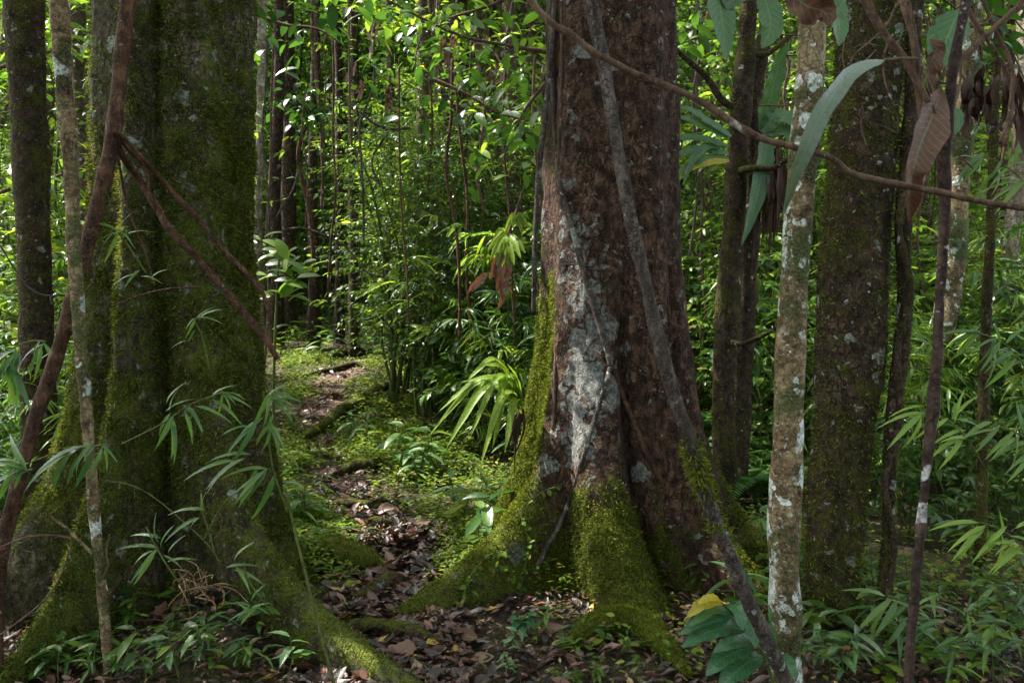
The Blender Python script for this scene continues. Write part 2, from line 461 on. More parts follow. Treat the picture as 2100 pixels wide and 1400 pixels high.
def ground_mat(name, dark, mid, light, greens=0.):
    m, nt = new_mat(name); g = NT(nt)
    co = g.n('ShaderNodeNewGeometry').outputs['Position']
    a = g.noise(co, 2.2, 6); b = g.noise(co, 26, 8, .7); c = g.noise(co, 120, 3)
    col = g.ramp(g.math('ADD', g.math('MULTIPLY', b, .7), g.math('MULTIPLY', a, .3)), [(.36, dark), (.5, mid), (.66, light)])
    if greens:
        col = g.mix(g.math('MULTIPLY', g.step(.44, .6, g.math('ADD', g.math('MULTIPLY', a, .7), g.math('MULTIPLY', b, .3))), greens), col, g.ramp(c, [(.3, (.025, .035, .006)), (.7, (.09, .10, .015))]))
    bs = g.n('ShaderNodeBsdfPrincipled'); bs.inputs['Roughness'].default_value = .85
    bs.inputs['Specular IOR Level'].default_value = .3
    g.l(col, bs.inputs['Base Color'])
    bp = g.n('ShaderNodeBump'); bp.inputs['Strength'].default_value = .8; bp.inputs['Distance'].default_value = .03
    g.l(g.math('ADD', b, g.math('MULTIPLY', c, .4)), bp.inputs['Height']); g.l(bp.outputs[0], bs.inputs['Normal'])
    o = g.n('ShaderNodeOutputMaterial'); g.l(bs.outputs[0], o.inputs[0])
    return m


M['ground'] = ground_mat('forest_soil', (.012, .008, .005), (.035, .022, .014), (.075, .05, .033), .6)
M['path'] = ground_mat('path_earth', (.03, .016, .012), (.085, .047, .036), (.15, .09, .07))


# ------------------------------------------------------------------ terrain
def T(x, y):
    x = np.asarray(x, float); y = np.asarray(y, float)
    s = np.clip((y - 4.2) / 15, 0, 1)
    z = .95 * (s * s * (3 - 2 * s) * .35 + s * .65)
    p = np.stack(np.broadcast_arrays(x * .55, y * .55, x * 0), -1)
    z = z + fbm(p, 3) * .10 * sstep(2.5, 6, y) + fbm(p * 5, 3) * .022
    # litter heaped in the hollow of the big left tree
    z = z + .16 * np.exp(-(((x + 1.28) / .28) ** 2 + ((y - 3.35) / .35) ** 2))
    return z


def G(px, py, lo=1.5, hi=60):
    """where a view ray meets the ground"""
    ds = np.geomspace(lo, hi, 600)
    q = CH - (py - HY) / F * ds - T((px - HX) / F * ds, ds)
    k = np.argmax(q < 0)
    d = ds[k] if q[k] < 0 else hi
    x = (px - HX) / F * d
    return np.array([x, d, float(T(x, d))])


def axis(pts):
    out = []
    for a, b, st in pts:
        out.append(np.arange(a, b, st))
    return np.concatenate(out)


gx = axis([(-60, -6, 1.5), (-6, 6, .07), (6, 60.1, 1.5)])
gy = axis([(-30, 1, 1.5), (1, 9, .07), (9, 20, .16), (20, 80, 2.)])
X, Y = np.meshgrid(gx, gy)
Vg = np.stack([X, Y, T(X, Y)], -1).reshape(-1, 3)
nx, ny = len(gx), len(gy)
i = np.arange(ny - 1)[:, None] * nx; j = np.arange(nx - 1)[None]
Fg = np.stack([i + j, i + j + 1, i + nx + j + 1, i + nx + j], -1).reshape(-1, 4)
struct('ground', (Vg, Fg), M['ground'])

PATHPX = [(840, 1420, .30), (815, 1300, .26), (800, 1230, .22), (825, 1160, .24), (800, 1090, .28), (740, 1040, .24), (700, 985, .2), (660, 930, .18), (640, 880, .2), (655, 830, .23), (690, 780, .27), (720, 745, .3), (705, 715, .32), (690, 690, .36), (670, 668, .48), (650, 655, .6)]
PC = np.array([np.append(G(a, b), w) for a, b, w in PATHPX])
PCs = catmull(PC, 240)
tt = nrm(np.gradient(PCs[:, :2], axis=0)); pn = np.stack([-tt[:, 1], tt[:, 0]], -1)
u = np.linspace(-1, 1, 15)
wob = 1 + .35 * fbm(np.stack([PCs[:, 1] * 1.6, PCs[:, 0], PCs[:, 0] * 0], -1), 3)
XY = PCs[:, None, :2] + pn[:, None] * (u[None, :, None] * (PCs[:, 3] * wob)[:, None, None])
edge = np.abs(u)[None] ** 4
Zp = T(XY[..., 0], XY[..., 1]) + .012 - .018 * edge
Vp = np.concatenate([XY, Zp[..., None]], -1).reshape(-1, 3)
i = np.arange(239)[:, None] * 15; j = np.arange(14)[None]
struct('path', (Vp, np.stack([i + j, i + j + 1, i + 16 + j, i + 15 + j], -1).reshape(-1, 4)), M['path'])


def path_dist(x, y):
    d = np.full(np.shape(x), 9.)
    for k in range(0, len(PCs), 4):
        d = np.minimum(d, np.hypot(x - PCs[k, 0], y - PCs[k, 1]) / PCs[k, 3])
    return d


# ------------------------------------------------------------------ the two great trees
class Buttress:
    def __init__(s, cx, cy, r0, lobes, creases=(), lean=(0, 0), flare=.06, base=.2):
        s.base = base
        s.c = (cx, cy); s.r0 = r0; s.lobes = lobes; s.cr = creases; s.lean = lean; s.flare = flare
    def rad(s, th, z):
        zc = np.maximum(z, -.3)
        r0 = s.r0 * (1 + s.flare * np.exp(-zc / .9)) * (1 - .012 * np.maximum(z, 0))
        p = 7.
        acc = (r0 * (.88 + s.base * np.exp(-zc / .5))) ** p
        for a, A, h, w, a2, base in s.lobes:
            am = A * np.exp(-zc / h)
            aa = a + a2 * np.exp(-zc / .45)
            dt = (th - aa + pi) % (2 * pi) - pi
            rl = r0 * base + am
            ww = w / (r0 * .9 + am)
            acc = acc + (rl * np.exp(-.5 * (dt / ww) ** 2)) ** p
        r = acc ** (1 / p)
        for a, dep, w, z0, z1, da in s.cr:
            dt = (th - a - da * np.exp(-zc / .45) + pi) % (2 * pi) - pi
            r = r * (1 - dep * np.exp(-(dt / w) ** 2) * sstep(z0 - .4, z0, z) * (1 - sstep(z1, z1 + .8, z)))
        return r
    def pt(s, th, z, off=0.):
        r = s.rad(th, z)
        x = s.c[0] + s.lean[0] * z; y = s.c[1] + s.lean[1] * z
        q = np.stack([x + r * np.cos(th), y + r * np.sin(th), z + 0 * r], -1)
        n1 = fbm(q * np.array([3.2, 3.2, 1.6]), 3); n2 = fbm(q * np.array([16, 16, 6.]) + 9, 4)
        rr = r + .034 * n1 + .016 * n2 + off
        return np.stack([x + rr * np.cos(th), y + rr * np.sin(th), z + 0 * r], -1)
    def mesh(s, zt=10., z0=-.25, k=420):
        z = np.concatenate([np.linspace(z0, 1.2, 200), np.linspace(1.207, 3.6, 240), np.linspace(3.7, zt, 40)])
        th = np.linspace(0, 2 * pi, k, endpoint=False)
        TH, Z = np.meshgrid(th, z)
        V = s.pt(TH, Z)
        n = len(z)
        i = np.arange(n - 1)[:, None] * k; j = np.arange(k)[None]
        Fq = np.stack([i + j, i + (j + 1) % k, i + k + (j + 1) % k, i + k + j], -1).reshape(-1, 4)
        return V, TH, Z, Fq
    def hit(s, px, py, off=.0, lo=2.6, hi=5.4):
        ds = np.linspace(lo, hi, 900)
        x = (px - HX) / F * ds; z = CH - (py - HY) / F * ds
        dx = x - s.c[0] - s.lean[0] * z; dy = ds - s.c[1] - s.lean[1] * z
        ins = np.hypot(dx, dy) < s.rad(np.arctan2(dy, dx), z) + off
        k = np.argmax(ins)
        if not ins[k]:
            k = np.argmin(np.hypot(dx, dy) - s.rad(np.arctan2(dy, dx), z))
        return ds[k]


D_ = pi / 180
LT = Buttress(-1.655, 3.92, .355, [
    # angle, reach at ground, falloff height, half width, twist towards base, upper strength
    (-158 * D_, .62, .55, .20, 2 * D_, 1.0),
    (-101 * D_, .70, .50, .09, -5 * D_, 1.0),
    (-44 * D_, 1.45, .34, .14, 8 * D_, 1.02),
    (20 * D_, .30, .5, .22, 0, 1.0),
    (95 * D_, .5, .5, .22, 0, 1.0)],
    creases=[(-84 * D_, .18, .11, .3, 3.0, 0), (-76 * D_, .52, .13, -.2, .95, 0), (-126 * D_, .24, .12, -.2, 1.2, 0)], flare=.12)
RT = Buttress(.573, 4.5, .352, [
    (168 * D_, .34, .62, .13, 8 * D_, 1.10),
    (-142 * D_, 1.28, .30, .165, 2 * D_, 1.0),
    (-110 * D_, .70, .44, .27, 20 * D_, 1.03),
    (-58 * D_, .85, .50, .15, 8 * D_, 1.0),
    (-14 * D_, .58, .50, .16, -8 * D_, 1.0),
    (80 * D_, .5, .5, .2, 0, 1.0)],
    creases=[(-91 * D_, .26, .085, -.2, 1.05, 22 * D_), (-36 * D_, .2, .08, -.2, 1.0, 0), (-128 * D_, .07, .10, -.2, .55, 12 * D_), (178 * D_ - 2 * pi + .38, .05, .05, .2, 2.8, 0), (-50 * D_, .2, .075, -.2, .95, 8 * D_)], flare=.10, base=.95)


def vnormals(V, Fq):
    n = np.zeros_like(V)
    fn = np.cross(V[Fq[:, 2]] - V[Fq[:, 0]], V[Fq[:, 3]] - V[Fq[:, 1]])
    for q in range(4): np.add.at(n, Fq[:, q], fn)
    return nrm(n)


def tufts(V, N, prob, count, ln, rs, flat=.6, wd=.22):
    """short moss shoots growing out of a bark surface, densest where prob is high"""
    p = np.clip(prob, 0, None); p = p / p.sum()
    idx = rs.choice(len(V), count, p=p)
    pos = V[idx] + rs.normal(0, .006, (count, 3))
    d = N[idx] + rs.normal(0, flat, (count, 3)) + np.array([0, 0, -.35])
    s = ln * rs.uniform(.5, 1.5, count)
    pr = (np.array([(-wd * .5, 0, 0), (wd * .5, 0, 0), (wd * .3, .6, .1), (0, 1, 0.), ]), np.array([(0, 1, 2, 3)]))
    return scatter(pr, pos - nrm(d) * .003, d, rs.normal(0, 1, (count, 3)), s)


rs = np.random.default_rng(11)
# left tree
V, TH, Z, Fq = LT.mesh()
Vf = V.reshape(-1, 3); N = vnormals(Vf, Fq)
big = fbm(Vf * np.array([1.6, 1.6, 1.1]), 3)
moss = .34 + .65 * big + .25 * np.exp(-np.maximum(Vf[:, 2], 0) / .7) + .28 * np.clip(N[:, 2], 0, 1) + .10 * np.clip(-N[:, 0], 0, 1) + .14 * sstep(.8, 2.5, Vf[:, 2])
lich = .10 + .28 * fbm(Vf * 1.3 + 31, 3) - .12 * np.exp(-np.maximum(Vf[:, 2], 0) / .6)
t = thing('rainforest_tree', 'huge moss covered buttressed tree on the left bank of the path', 'tree', (LT.c[0], LT.c[1], 0))
obj('trunk', (Vf, Fq, {'moss': moss, 'lichen': lich}), M['bark_left'], t)
front = (N[:, 1] < .35) & (Vf[:, 2] < 3.3) & (Vf[:, 2] > -.1)
area = np.ones(len(Vf))
pm = np.clip(moss - .22, 0, 1) * front * (.25 + np.clip(fbm(Vf * 9, 3) + .35, 0, 1)) ** 1.5
clump = (.12 + np.clip(fbm(Vf * 22, 3) + .1, 0, 1)) ** 2
mo = obj('moss', join(tufts(Vf, N, pm, 130000, .0125, rs, .55, .3), tufts(Vf, N, pm * clump, 60000, .021, rs, .75, .16)), M['mosstuft'], t); mo['kind'] = 'stuff'
LTREE = t
# right tree
V, TH, Z, Fq = RT.mesh()
Vf = V.reshape(-1, 3); N = vnormals(Vf, Fq)
thf = TH.ravel()
big = fbm(Vf * np.array([2.0, 2.0, 1.3]) + 5, 3)
zf = np.maximum(Vf[:, 2], 0)
flank = np.exp(-((thf - 188 * D_) / (27 * D_)) ** 2)
lroot = np.exp(-((thf - 212 * D_) / (20 * D_)) ** 2) * np.exp(-zf / .5)
moss = -.10 + .8 * big + .95 * np.exp(-zf / .8) * (.55 + .45 * np.clip(N[:, 2] * 1.5 + .35, 0, 1)) + .95 * flank * (1 - sstep(1.25, 2.0, zf)) + .3 * np.clip(N[:, 2], 0, 1)
lang = np.exp(-(((thf - 2 * pi + 116 * D_) / .36) ** 2))
lich = -.02 + .22 * fbm(Vf * 1.8 + 3, 3) + .55 * lang * sstep(.45, .75, zf) * (1 - sstep(1.45, 1.95, zf)) + .32 * np.exp(-(((thf - 2 * pi + 128 * D_) / .25) ** 2)) * sstep(1.3, 1.7, zf) * (1 - sstep(2.3, 2.6, zf))
t = thing('rainforest_tree', 'huge reddish barked tree with grey lichen and mossy roots right of the path', 'tree', (RT.c[0], RT.c[1], 0))
obj('trunk', (Vf, Fq, {'moss': moss, 'lichen': lich}), M['bark_right'], t)
front = (N[:, 1] < .35) & (Vf[:, 2] < 3.3) & (Vf[:, 2] > -.1)
pm = np.clip(moss - .25, 0, 1) * front * (.25 + np.clip(fbm(Vf * 9, 3) + .35, 0, 1)) ** 1.3
br = np.clip(flank + lroot + .5 * np.clip(N[:, 2], 0, 1) - .15, 0, 1)  # yellower moss on flank and upper faces, its brightness standing in for sunlight
clump = (.12 + np.clip(fbm(Vf * 22, 3) + .1, 0, 1)) ** 2
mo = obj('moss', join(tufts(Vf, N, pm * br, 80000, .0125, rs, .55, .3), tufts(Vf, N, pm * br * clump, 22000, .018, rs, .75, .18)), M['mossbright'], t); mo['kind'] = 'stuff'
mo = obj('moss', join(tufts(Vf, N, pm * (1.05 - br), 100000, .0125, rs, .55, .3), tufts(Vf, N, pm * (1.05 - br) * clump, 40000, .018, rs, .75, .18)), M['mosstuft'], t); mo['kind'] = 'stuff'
RTREE = t


# ------------------------------------------------------------------ lianas, saplings, other near trunks
def tuft_on(geo, count, ln, prob=None):
    V, Fq = geo[0], geo[1]
    n = vnormals(V, Fq)
    if prob is None: prob = np.clip(geo[2]['moss'] + .5 * fbm(V * 12, 3), .02, 1)
    return tufts(V, n, prob, count, ln, rs)


def addmoss(parent, geo, count, ln=.014, mat='mosstuft'):
    o = obj('moss', tuft_on(geo, count, ln), M[mat], parent); o['kind'] = 'stuff'


# brown liana over the left tree
t = thing('liana', 'thick bare brown liana bending down across the left mossy tree', 'vine', P(-10, 1400, 3.0))
obj('stem', px_tube([(268, -140, 3.4, 30), (262, 0, 3.38, 30), (250, 110, 3.36, 30), (240, 200, 3.33, 29), (230, 285, 3.3, 31), (205, 400, 3.25, 31), (180, 500, 3.2, 29), (142, 640, 3.12, 28), (112, 745, 3.1, 27), (75, 850, 3.05, 27), (45, 960, 3.0, 27), (15, 1080, 3., 27), (-4, 1200, 3., 27), (-8, 1300, 3., 26), (-8, 1450, 3., 26)], n=150, k=16, rough=.16, nscale=25, stretch=2), M['bark_liana'], t)


def on_left(rows, off=.015): return [(a, b, min(LT.hit(a, b) - off, 3.46), w) for a, b, w in rows]


for rows in ([(236, 270, 16), (250, 318, 14), (285, 368, 14), (318, 420, 16), (355, 480, 15), (395, 520, 14), (445, 575, 14), (500, 640, 14), (545, 695, 15), (568, 735, 12)],
             [(240, 268, 9), (290, 322, 9), (340, 378, 10), (400, 442, 10), (455, 508, 10), (505, 560, 10), (540, 605, 10), (556, 660, 8)],
             [(236, 275, 9), (262, 305, 9), (290, 335, 9), (303, 365, 9), (306, 392, 8)],
             [(232, 290, 6), (246, 345, 5), (258, 410, 5), (280, 470, 5), (300, 520, 5), (318, 585, 4)]):
    r = on_left(rows)
    r[0] = (r[0][0], r[0][1], 3.28, r[0][3]); r[1] = (r[1][0], r[1][1], min(r[1][2], 3.34), r[1][3])
    obj('branch', px_tube(r, n=90, k=10, rough=.18, nscale=40, stretch=2), M['bark_liana'], t)

# pale blotched sapling in front of the left tree
t = thing('sapling', 'slim pale sapling blotched with white lichen in front of left mossy tree', 'tree', P(228, 1420, 3.02))
g_ = px_tube([(112, -120, 3.1, 38), (124, 60, 3.1, 36), (131, 170, 3.1, 33), (140, 280, 3.1, 30), (148, 400, 3.1, 27), (150, 500, 3.08, 27), (158, 600, 3.06, 26), (165, 700, 3.06, 25), (173, 790, 3.05, 24), (180, 880, 3.05, 22), (188, 980, 3.03, 22), (196, 1080, 3.03, 22), (207, 1180, 3.02, 21), (216, 1290, 3.02, 20), (228, 1440, 3.02, 20)], n=180, k=14, rough=.16, nscale=18, moss=.3, lichen=-.08)
g_[2]['moss'] += .7 * fbm(g_[0] * 5, 3); g_[2]['lichen'] += .5 * fbm(g_[0] * 3.5 + 3, 2)
obj('trunk', g_, M['bark_pale'], t); addmoss(t, g_, 2500, .009)
obj('branch', px_tube([(190, 1135, 3.02, 8), (165, 1110, 3.0, 7), (140, 1085, 3.0, 6), (112, 1065, 2.98, 5), (95, 1048, 2.97, 4)], n=30, k=8, rough=.2), M['bark_pale'], t)
obj('twig', px_tube([(207, 1190, 3.01, 6), (222, 1160, 3.0, 5), (218, 1130, 3., 4), (225, 1095, 3., 3)], n=30, k=6, rough=.2), M['twig'], t)


def base_of(px, d):
    x = (px - HX) / F * d
    return np.array([x, d, float(T(x, d))])


def trunk_tree(name, label, rows, mat, moss=.2, lichen=0., rough=.12, k=18, n=160, tuft=0, group=None, cat='tree', tl=.013, tmat='mosstuft'):
    a, b, d, w = rows[-1]
    bs = base_of(a, d)
    t = thing(name, label, cat, bs, group)
    pts = [P(*r[:3]) for r in rows] + [bs - np.array([0, 0, .12])]
    rad = [r[3] / F * r[2] / 2 for r in rows] + [w / F * d / 2 * 1.25]
    g_ = tube(pts, rad, n=n, k=k, rough=rough, nscale=14, moss=moss, lichen=lichen, stretch=2.2)
    z = g_[0][:, 2] - bs[2]
    g_[2]['moss'] = g_[2]['moss'] + .25 * np.exp(-np.maximum(z, 0) / .5) + .25 * fbm(g_[0] * 2.2 + a, 3)
    g_[2]['lichen'] = g_[2]['lichen'] + .22 * fbm(g_[0] * 2.5 + b + 3, 3)
    if mat is M['bark_pale']:
        g_[2]['moss'] += .75 * fbm(g_[0] * np.array([3, 3, 5.5]) + 2, 3)
        g_[2]['lichen'] += .5 * np.clip(-vnormals(g_[0], g_[1])[:, 0] - .15, 0, 1) * (fbm(g_[0] * np.array([1, 1, 5.]) + 4, 2) + .25)
    obj('trunk', g_, mat, t)
    if tuft: addmoss(t, g_, tuft, tl, tmat)
    return t


trunk_tree('rainforest_tree', 'dark mossy trunk at the left edge behind the brown liana', [(40, -400, 5, 80), (48, -40, 5, 76), (55, 150, 5, 74), (62, 320, 5, 72), (70, 520, 5, 66), (76, 720, 5, 62), (80, 950, 5, 66)], M['bark_dark'], moss=.42, lichen=.02, tuft=9000, tl=.016)
trunk_tree('rainforest_tree', 'thin reddish trunk between the pale sapling and left mossy tree', [(150, -300, 6.5, 32), (158, 0, 6.5, 30), (166, 200, 6.5, 30), (176, 420, 6.5, 28), (180, 900, 6.5, 30)], M['farbark'], moss=.05, lichen=.05)
trunk_tree('rainforest_tree', 'slim grey trunk just left of the great left tree', [(196, -300, 7.5, 30), (205, 0, 7.5, 28), (205, 300, 7.5, 26), (212, 900, 7.5, 28)], M['farpale'], moss=.1, lichen=.0)
trunk_tree('rainforest_tree', 'slim whitish trunk standing right of the great left tree', [(545, -300, 8.5, 20), (538, 0, 8.5, 19), (536, 160, 8.5, 17), (533, 300, 8.5, 17), (530, 470, 8.5, 16), (534, 660, 8.5, 17)], M['farpale'], moss=.0, lichen=.12)

for lab, px_, d_, w_, m_, ms in (('broad mossy brown trunk in the thicket right of the path', 872, 9.5, 46, 'farbark', .38), ('dark trunk at the far end of the path, left of the opening', 566, 13, 24, 'bark_dark', .2), ('dark trunk beside the pale slim trunk at the path end', 590, 14.5, 30, 'bark_dark', .25), ('thin dark trunk under the dark epiphyte clump', 642, 13, 22, 'bark_dark', .15), ('thin black trunk in the middle of the path end', 694, 13.5, 17, 'bark_dark', .1), ('dark mossy trunk just right of the path end', 724, 12, 20, 'bark_dark', .3), ('brown slim trunk behind the hanging strap leaved plant', 985, 9.8, 24, 'farbark', .3), ('mossy slim trunk in the thicket between path and broad mossy trunk', 800, 11.5, 18, 'farbark', .4), ('brown trunk close behind the left edge of the reddish tree', 1050, 8.6, 26, 'farbark', .25)):
    j_ = px_ % 7 - 3
    trunk_tree('forest_tree', lab, [(px_ + 3 * j_, -420, d_, w_ * .8), (px_ + 2 * j_, -50, d_, w_ * .85), (px_ + j_ + 3, 180, d_, w_ * .95), (px_ - j_, 380, d_, w_), (px_ + 2, 540, d_, w_ * 1.05)], M[m_], moss=ms, lichen=.02, tuft=1200 if ms > .2 else 0, tl=.03)
# vines on the right tree
def on_right(rows, off=.016): return [(a, b, RT.hit(a, b, off), w) for a, b, w in rows]


t = thing('root_vine', 'long grey aerial root running down the front of the reddish tree and splitting', 'vine', P(1100, 1180, 3.9))
obj('stem', px_tube(on_right([(1128, -150, 11), (1131, 40, 11), (1135, 180, 11), (1141, 300, 12), (1150, 380, 12), (1168, 450, 12), (1190, 530, 13), (1212, 610, 12), (1236, 690, 12), (1253, 750, 11)]), n=120, k=10, rough=.15, nscale=30, lichen=.1), M['bark_grey'], t)
obj('branch', px_tube(on_right([(1253, 750, 10), (1232, 820, 9), (1212, 885, 9), (1192, 950, 9), (1172, 1015, 10), (1145, 1080, 10), (1112, 1140, 11), (1096, 1180, 10)]), n=80, k=10, rough=.15, nscale=30, lichen=.08), M['bark_grey'], t)
obj('branch', px_tube(on_right([(1252, 745, 11), (1272, 800, 11), (1293, 850, 12), (1318, 910, 12), (1340, 955, 12), (1362, 995, 11)]), n=80, k=10, rough=.15, nscale=30, moss=.1), M['bark_liana'], t)
t = thing('root_vine', 'thin grey vine hanging free beside the left edge of the reddish tree', 'vine', P(1096, 700, 4.35))
obj('stem', px_tube([(1140, -150, 4.25, 10), (1134, 60, 4.25, 10), (1122, 200, 4.25, 11), (1108, 320, 4.25, 12), (1101, 420, 4.25, 11), (1097, 520, 4.25, 11), (1094, 640, 4.3, 9)], n=110, k=10, rough=.15, nscale=30, moss=.12, lichen=.08), M['bark_grey'], t)
t = thing('root_vine', 'dark thin root clinging upright to the lichen grey face of the reddish tree', 'vine', P(1140, 900, 4.1))
obj('stem', px_tube(on_right([(1150, -100, 7), (1152, 150, 7), (1146, 330, 6), (1140, 450, 6), (1137, 600, 6), (1139, 720, 6), (1134, 880, 7)], .008), n=90, k=8, rough=.15), M['twig'], t)

# grey near liana and arching twig
t = thing('liana', 'grey woody liana slanting close in front of the reddish tree to lower right', 'vine', P(1655, 1500, 2.72))
g_ = px_tube([(1185, -150, 2.35, 26), (1213, 10, 2.35, 28), (1236, 120, 2.35, 28), (1254, 230, 2.35, 26), (1275, 350, 2.35, 27), (1300, 480, 2.36, 26), (1324, 580, 2.37, 28), (1346, 680, 2.38, 29), (1376, 790, 2.4, 29), (1410, 890, 2.42, 30), (1436, 980, 2.45, 30), (1475, 1085, 2.5, 32), (1520, 1200, 2.55, 31), (1568, 1300, 2.6, 31), (1612, 1400, 2.66, 32), (1672, 1530, 2.74, 33)], n=200, k=18, rough=.2, nscale=16, stretch=3, moss=.06, lichen=.04)
zz = g_[0][:, 2]
g_[2]['moss'] += .55 * np.exp(-((zz - .95) / .10) ** 2) + .5 * np.exp(-((zz - .77) / .02) ** 2)
obj('stem', g_, M['bark_grey'], t)
pr = np.clip(g_[2]['moss'] - .25, 0, 1) * (g_[0][:, 0] < np.interp(zz[::-1] * 0 + zz, [0, 3], [9, 9]))
o = obj('moss', tuft_on(g_, 1500, .018, pr + 1e-6), M['mossbright'], t); o['kind'] = 'stuff'
t = thing('liana', 'thin dark twig arching across the picture in front of the reddish tree', 'vine', P(2100, 425, 1.7))
obj('stem', px_tube([(1060, -70, 1.7, 13), (1092, 5, 1.7, 13), (1135, 50, 1.7, 14), (1170, 70, 1.7, 14), (1215, 105, 1.7, 14), (1290, 145, 1.7, 14), (1370, 178, 1.7, 14), (1440, 210, 1.7, 14), (1500, 250, 1.7, 15), (1560, 283, 1.7, 15), (1640, 305, 1.7, 13), (1700, 322, 1.7, 13), (1745, 355, 1.7, 14), (1800, 370, 1.7, 15), (1850, 380, 1.7, 14), (1930, 395, 1.7, 14), (2010, 413, 1.7, 13), (2110, 428, 1.7, 13), (2250, 440, 1.7, 13)], n=180, k=12, rough=.22, nscale=45, stretch=1.5, lichen=.06), M['twig'], t)

# forked mossy tree with the nest fern
FD = 5.3
t = trunk_tree('rainforest_tree', 'forked dark mossy tree carrying the nest fern behind the grey liana', [(1545, -350, FD, 30), (1536, -20, FD, 32), (1530, 100, FD, 36), (1521, 220, FD, 44), (1511, 330, FD, 42), (1506, 450, FD, 44), (1494, 600, FD, 46), (1489, 700, FD, 48), (1484, 850, FD, 46), (1490, 1000, FD, 50), (1497, 1120, FD, 54)], M['bark_dark'], moss=.34, lichen=.0, tuft=5000, tl=.016)
for rows in ([(1600, -150, FD + .1, 28), (1575, 40, FD + .1, 30), (1552, 150, FD + .1, 34), (1544, 260, FD + .1, 38), (1545, 360, FD + .12, 40), (1533, 520, FD + .15, 42), (1524, 700, FD + .15, 44), (1518, 850, FD + .15, 44), (1508, 1000, FD + .1, 46), (1502, 1180, FD, 46)],
             [(1512, 225, FD - .02, 16), (1480, 205, FD, 14), (1450, 160, FD, 13), (1420, 132, FD, 12), (1386, 102, FD, 11), (1340, 60, FD, 10)],
             [(1540, 115, FD, 14), (1575, 110, FD, 11), (1604, 88, FD, 10), (1625, 70, FD, 9), (1660, 40, FD, 8)],
             [(1518, 350, FD - .05, 16), (1545, 345, FD - .2, 13), (1585, 345, FD - .25, 12), (1612, 330, FD - .3, 9), (1640, 352, FD - .3, 6)],
             [(1496, 700, FD - .03, 12), (1520, 705, FD - .2, 10), (1560, 690, FD - .3, 9), (1600, 670, FD - .4, 8)]):
    g_ = px_tube(rows, n=80, k=14, rough=.16, nscale=14, moss=.34)
    obj('branch', g_, M['bark_dark'], t)

# pale trunk, dark mossy trunk, mossy vine, others at the right
trunk_tree('rainforest_tree', 'straight pale trunk patched with white lichen in front of dark mossy trunk', [(1678, -350, 3, 54), (1668, -20, 3, 54), (1662, 150, 3, 55), (1651, 280, 3, 56), (1639, 420, 3, 58), (1630, 560, 3, 58), (1622, 700, 3, 58), (1616, 900, 3, 60), (1608, 1080, 3, 62), (1610, 1250, 3, 63), (1613, 1380, 3, 64)], M['bark_pale'], moss=.40, lichen=.12, rough=.07, n=240, k=28, tuft=1200, tl=.007)
trunk_tree('rainforest_tree', 'thick dark mossy trunk directly right of the pale lichen trunk', [(1800, -350, 3.6, 125), (1786, -20, 3.6, 127), (1780, 150, 3.6, 128), (1764, 350, 3.6, 128), (1752, 550, 3.6, 130), (1744, 700, 3.6, 132), (1733, 850, 3.6, 124), (1716, 1000, 3.6, 112), (1706, 1200, 3.6, 108), (1703, 1300, 3.6, 112)], M['bark_dark'], moss=.34, lichen=.14, rough=.10, n=260, k=40, tuft=30000, tl=.017)
t = trunk_tree('liana', 'twisted black mossy vine hanging right of the thick dark trunk', [(1905, -200, 3.5, 26), (1880, -20, 3.5, 28), (1872, 160, 3.5, 30), (1862, 330, 3.5, 30), (1852, 470, 3.5, 32), (1855, 600, 3.5, 30), (1848, 720, 3.5, 32), (1832, 850, 3.5, 28), (1824, 1000, 3.5, 28), (1820, 1150, 3.5, 28), (1806, 1290, 3.5, 34)], M['bark_dark'], moss=.28, rough=.3, tuft=5000, cat='vine', tl=.018)
obj('branch', px_tube([(1865, 300, 3.47, 14), (1845, 470, 3.46, 14), (1868, 600, 3.46, 14), (1840, 720, 3.46, 13), (1846, 850, 3.46, 13), (1815, 990, 3.46, 13), (1834, 1130, 3.46, 12), (1800, 1280, 3.46, 12)], n=120, k=10, rough=.25, moss=.3), M['bark_dark'], t)
trunk_tree('rainforest_tree', 'brown trunk bending behind the slim dark sapling on the right', [(1995, -350, 6, 52), (1985, 60, 6, 50), (1975, 250, 6, 46), (1962, 400, 6, 46), (1955, 540, 6, 44), (1938, 650, 6, 48), (1902, 760, 5.9, 52), (1888, 880, 5.8, 50), (1898, 980, 5.7, 48), (1912, 1090, 5.6, 50)], M['bark_pale'], moss=.42, lichen=.05, tuft=2500)
trunk_tree('rainforest_tree', 'thin mossy stem near the right edge with forked side branch', [(2062, -300, 4.2, 16), (2050, 0, 4.2, 18), (2040, 200, 4.2, 18), (2035, 400, 4.2, 18), (2024, 620, 4.2, 20), (2018, 820, 4.2, 22), (2014, 1000, 4.2, 22), (2010, 1180, 4.2, 24)], M['bark_dark'], moss=.42, tuft=3000)
trunk_tree('rainforest_tree', 'pinkish brown trunk at the right edge of the thicket', [(2120, -300, 7, 34), (2105, 0, 7, 32), (2095, 250, 7, 32), (2075, 480, 7, 30), (2052, 700, 7, 28), (2038, 880, 7, 30)], M['farpale'], moss=.0, lichen=.0)

